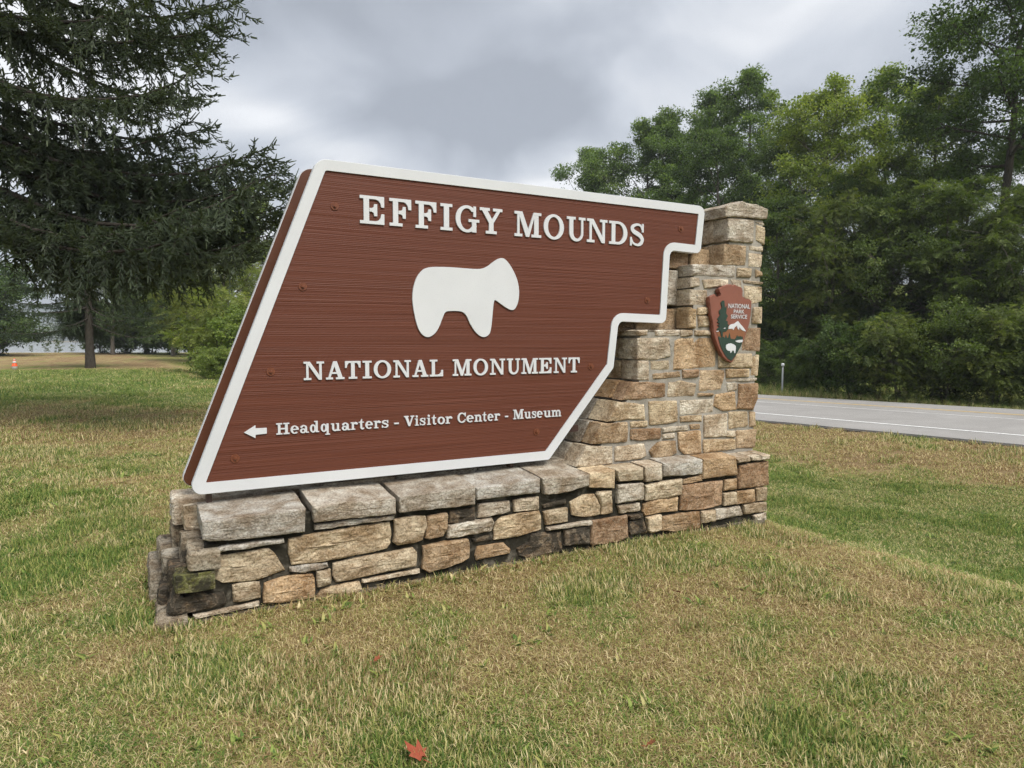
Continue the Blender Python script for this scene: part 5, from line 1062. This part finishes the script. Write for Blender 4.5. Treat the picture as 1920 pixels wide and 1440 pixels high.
gb.l(gb.b.outputs[0], ms_.inputs[1]); gb.l(tr_.outputs[0], ms_.inputs[2]); gb.l(ms_.outputs[0], gb.o.inputs['Surface'])
def tuft(name, seed, nb, rad_, l0, l1, w0, lean, flat=0.0):
    rg = np.random.default_rng(seed); V, F, A = [], [], []
    for i in range(nb):
        a = rg.uniform(0, 6.283); r = rad_ * math.sqrt(rg.uniform(0, 1)); L = rg.uniform(l0, l1); w_ = w0 * rg.uniform(.6, 1.3)
        az = rg.uniform(0, 6.283); ln = abs(rg.normal(0, lean)) + flat; ln = min(ln, 1.45)
        b = np.array([r * math.cos(a), r * math.sin(a), -.006]); h = np.array([math.cos(az), math.sin(az), 0]); sdv = np.array([-h[1], h[0], 0]) * w_ / 2
        p1 = b + h * L * .5 * math.sin(ln * .7) + np.array([0, 0, L * .55 * math.cos(ln * .7)])
        p2 = p1 + h * L * .5 * math.sin(min(ln * 1.5, 1.7)) + np.array([0, 0, L * .45 * math.cos(min(ln * 1.5, 1.7))])
        n_ = len(V); V += [b - sdv, b + sdv, p1 - sdv * .85, p1 + sdv * .85, p2]
        F += [(n_, n_ + 1, n_ + 3), (n_, n_ + 3, n_ + 2), (n_ + 2, n_ + 3, n_ + 4)]; A += [rg.uniform(0, 1)] * 5
    me = np_mesh(name, np.array(V), np.array(F), {'rnd': ('POINT', A)}); me.materials.append(gb.m); return me
protos = bpy.data.collections.new('grass_kinds')
kinds = [tuft('blades_a', 1, 26, .06, .022, .050, .0040, .6, .5), tuft('blades_b', 2, 26, .065, .020, .048, .0038, .6, .7), tuft('blades_c', 3, 22, .05, .020, .055, .0040, .7, .3),
         tuft('thatch_d', 4, 28, .07, .030, .070, .0036, .3, 1.05), tuft('coarse_e', 5, 18, .05, .035, .075, .0046, .85), tuft('weed_f', 6, 11, .03, .04, .085, .017, .5, .75),
         tuft('tall_g', 7, 26, .10, .25, .55, .010, .4)]
for i, me in enumerate(kinds):
    o = bpy.data.objects.new('k%d_' % i + me.name, me); protos.objects.link(o)
def scatter(name, P, rot, scl_, ix, grn, label):
    me = bpy.data.meshes.new(name); me.vertices.add(len(P)); me.vertices.foreach_set('co', np.asarray(P, np.float32).ravel())
    a = me.attributes.new('rot', 'FLOAT_VECTOR', 'POINT'); a.data.foreach_set('vector', np.asarray(rot, np.float32).ravel())
    for nm, arr in (('scl', scl_), ('green', grn)):
        a = me.attributes.new(nm, 'FLOAT', 'POINT'); a.data.foreach_set('value', np.asarray(arr, np.float32))
    a = me.attributes.new('kind_index', 'INT', 'POINT'); a.data.foreach_set('value', np.asarray(ix, np.int32))
    o = mobj(name, me, gb.m)
    ng = bpy.data.node_groups.new(name, 'GeometryNodeTree')
    ng.interface.new_socket('Geometry', in_out='INPUT', socket_type='NodeSocketGeometry'); ng.interface.new_socket('Geometry', in_out='OUTPUT', socket_type='NodeSocketGeometry')
    N = ng.nodes.new; gi = N('NodeGroupInput'); go = N('NodeGroupOutput'); ip = N('GeometryNodeInstanceOnPoints'); ci = N('GeometryNodeCollectionInfo')
    ci.inputs['Collection'].default_value = protos; ci.inputs['Separate Children'].default_value = True; ci.inputs['Reset Children'].default_value = True
    ip.inputs['Pick Instance'].default_value = True
    def na(nm, ty):
        q_ = N('GeometryNodeInputNamedAttribute'); q_.data_type = ty; q_.inputs['Name'].default_value = nm
        return [s_ for s_ in q_.outputs if s_.enabled and s_.name == 'Attribute'][0]
    L = ng.links.new
    L(gi.outputs[0], ip.inputs['Points']); L(ci.outputs[0], ip.inputs['Instance']); L(na('kind_index', 'INT'), ip.inputs['Instance Index'])
    L(na('rot', 'FLOAT_VECTOR'), ip.inputs['Rotation']); L(na('scl', 'FLOAT'), ip.inputs['Scale']); L(ip.outputs[0], go.inputs[0])
    md = o.modifiers.new('scatter', 'NODES'); md.node_group = ng
    tag(o, label, None, None, 'stuff'); return o
rg = np.random.default_rng(3)
# untrimmed grass against the foot of the wall
n_ = 520
wx = rg.uniform(.0, 4.85, n_); wy = 3.965 - np.abs(rg.normal(0, .035, n_)); k_ = rg.uniform(0, 1, n_) < .16
wx = np.where(k_, .02 - np.abs(rg.normal(0, .04, n_)), wx); wy = np.where(k_, rg.uniform(3.95, 4.9, n_), wy)
kp = fbm(wx * 2.2, wy, 8, 3) > .44; wx, wy = wx[kp], wy[kp]; n_ = len(wx)
xx = wx * math.cos(TH) - wy * math.sin(TH); yy = wx * math.sin(TH) + wy * math.cos(TH)
scatter('wall_foot_grass', np.stack([xx, yy, terrain(xx, yy)], -1), np.stack([rg.normal(0, .1, n_), rg.normal(0, .1, n_), rg.uniform(0, 6.28, n_)], -1), rg.uniform(.7, 1.35, n_), rg.choice([2, 4, 4, 5], n_, p=[.4, .27, .27, .06]), np.clip(rg.normal(.5, .25, n_), 0, 1), 'untrimmed grass along the foot of the stone wall')
def wedge(n_, r0, r1, half=41):
    r = np.sqrt(rg.uniform(r0 * r0, r1 * r1, n_)); a = np.radians(rg.uniform(-half, half, n_)); return r * np.sin(a), r * np.cos(a)
allp = []
for r0, r1, dens, s0, s1, half in ((.8, 4.0, 1900, .75, 1.15, 66), (4.0, 7.0, 1000, .85, 1.3, 56), (7.0, 12, 400, 1.1, 1.7, 50), (12, 22, 100, 1.5, 2.3, 46), (22, 40, 16, 2.4, 3.2, 44)):
    n_ = int(dens * math.radians(half) * (r1 * r1 - r0 * r0))
    x, y = wedge(n_, r0, r1, half)
    allp.append(np.stack([x, y, rg.uniform(s0, s1, n_)], -1))
Pn = np.concatenate(allp); x, y, s_ = Pn.T
dx, dy = x - P0[0], y - P0[1]; e = -(dx * PERP[0] + dy * PERP[1])
c_, s2_ = math.cos(TH), math.sin(TH); wx = x * c_ + y * s2_; wy = -x * s2_ + y * c_
inwall = (wx > .05) & (wx < 4.72) & (wy > 3.985) & (wy < 4.83)
keep = ~inwall & (e > .12 + .12 * rg.uniform(size=len(x)))
x, y, s_, e, wx, wy = x[keep], y[keep], s_[keep], e[keep], wx[keep], wy[keep]
g_ = green_at(x, y); z = terrain(x, y)
u_ = rg.uniform(0, 1, len(x))
ix = np.where(u_ < .24, 0, np.where(u_ < .48, 1, np.where(u_ < .60, 2, 3)))
patch = fbm(x * 1.7, y * 1.7, 91, 3)
ix = np.where((patch > .57) & (u_ > .5), 4, ix); g_ = np.where((patch > .57), np.clip(g_ + .38, 0, 1), g_)
wd_ = (rg.uniform(0, 1, len(x)) < .006) & (np.hypot(x, y) < 12); ix = np.where(wd_, 5, ix); g_ = np.where(wd_, .95, g_)
sw = (e < 9) & (e > 3); s_ = np.where(sw, s_ * .9, s_)
near = (wx > -.1) & (wx < 4.8) & (wy > 3.88) & (wy < 4.95); s_ = np.where(near, s_ * 1.25, s_)
thin = (patch < .36) & (rg.uniform(0, 1, len(x)) < .45); s_ = np.where(thin, s_ * .75, s_)
rot = np.stack([rg.normal(0, .10, len(x)), rg.normal(0, .10, len(x)), rg.uniform(0, 6.283, len(x))], -1)
scatter('grass', np.stack([x, y, z], -1), rot, s_, ix, g_, 'short dry mown grass with green tufts')
# tall grass along the far verge
n_ = 4200
a = rg.uniform(-14, 30, n_); o_ = ROAD_W + .15 + np.abs(rg.normal(0, 1.5, n_)); q_ = P0[None] + PERP[None] * o_[:, None] + GH[None] * a[:, None]
sc_ = rg.uniform(.5, 1.0, n_) * np.interp(a, [-14, 4, 9, 30], [.5, .55, 1.15, 1.2]) * np.interp(o_ - ROAD_W, [0, .6, 2], [.45, .9, 1.1])
rot = np.stack([rg.normal(0, .1, n_), rg.normal(0, .1, n_), rg.uniform(0, 6.28, n_)], -1)
scatter('verge_grass', np.stack([q_[:, 0], q_[:, 1], terrain(q_[:, 0], q_[:, 1])], -1), rot, sc_, np.full(n_, 6), np.clip(rg.normal(.68, .14, n_), 0, 1), 'tall grass fringe along the far road edge')

# ------------------------------------------------------------------ haze
HAZE = 0.0006
if HAZE:
    hz = bpy.data.materials.new('haze'); hz.use_nodes = True; t_ = hz.node_tree; t_.nodes.clear()
    pv_ = t_.nodes.new('ShaderNodeVolumePrincipled'); pv_.inputs['Density'].default_value = HAZE; pv_.inputs['Color'].default_value = (.80, .86, .93, 1); pv_.inputs['Anisotropy'].default_value = .1
    oo = t_.nodes.new('ShaderNodeOutputMaterial'); t_.links.new(pv_.outputs[0], oo.inputs['Volume'])
    v = [(x, y, z) for z in (-14, 140) for y in (-4300, 4300) for x in (-4300, 4300)]
    ho = mobj('haze', py_mesh('haze', v, [(0, 2, 3, 1), (4, 5, 7, 6), (0, 1, 5, 4), (2, 6, 7, 3), (0, 4, 6, 2), (1, 3, 7, 5)]), hz)
    tag(ho, 'thin bluish haze over the river and hills', None, None, 'stuff')
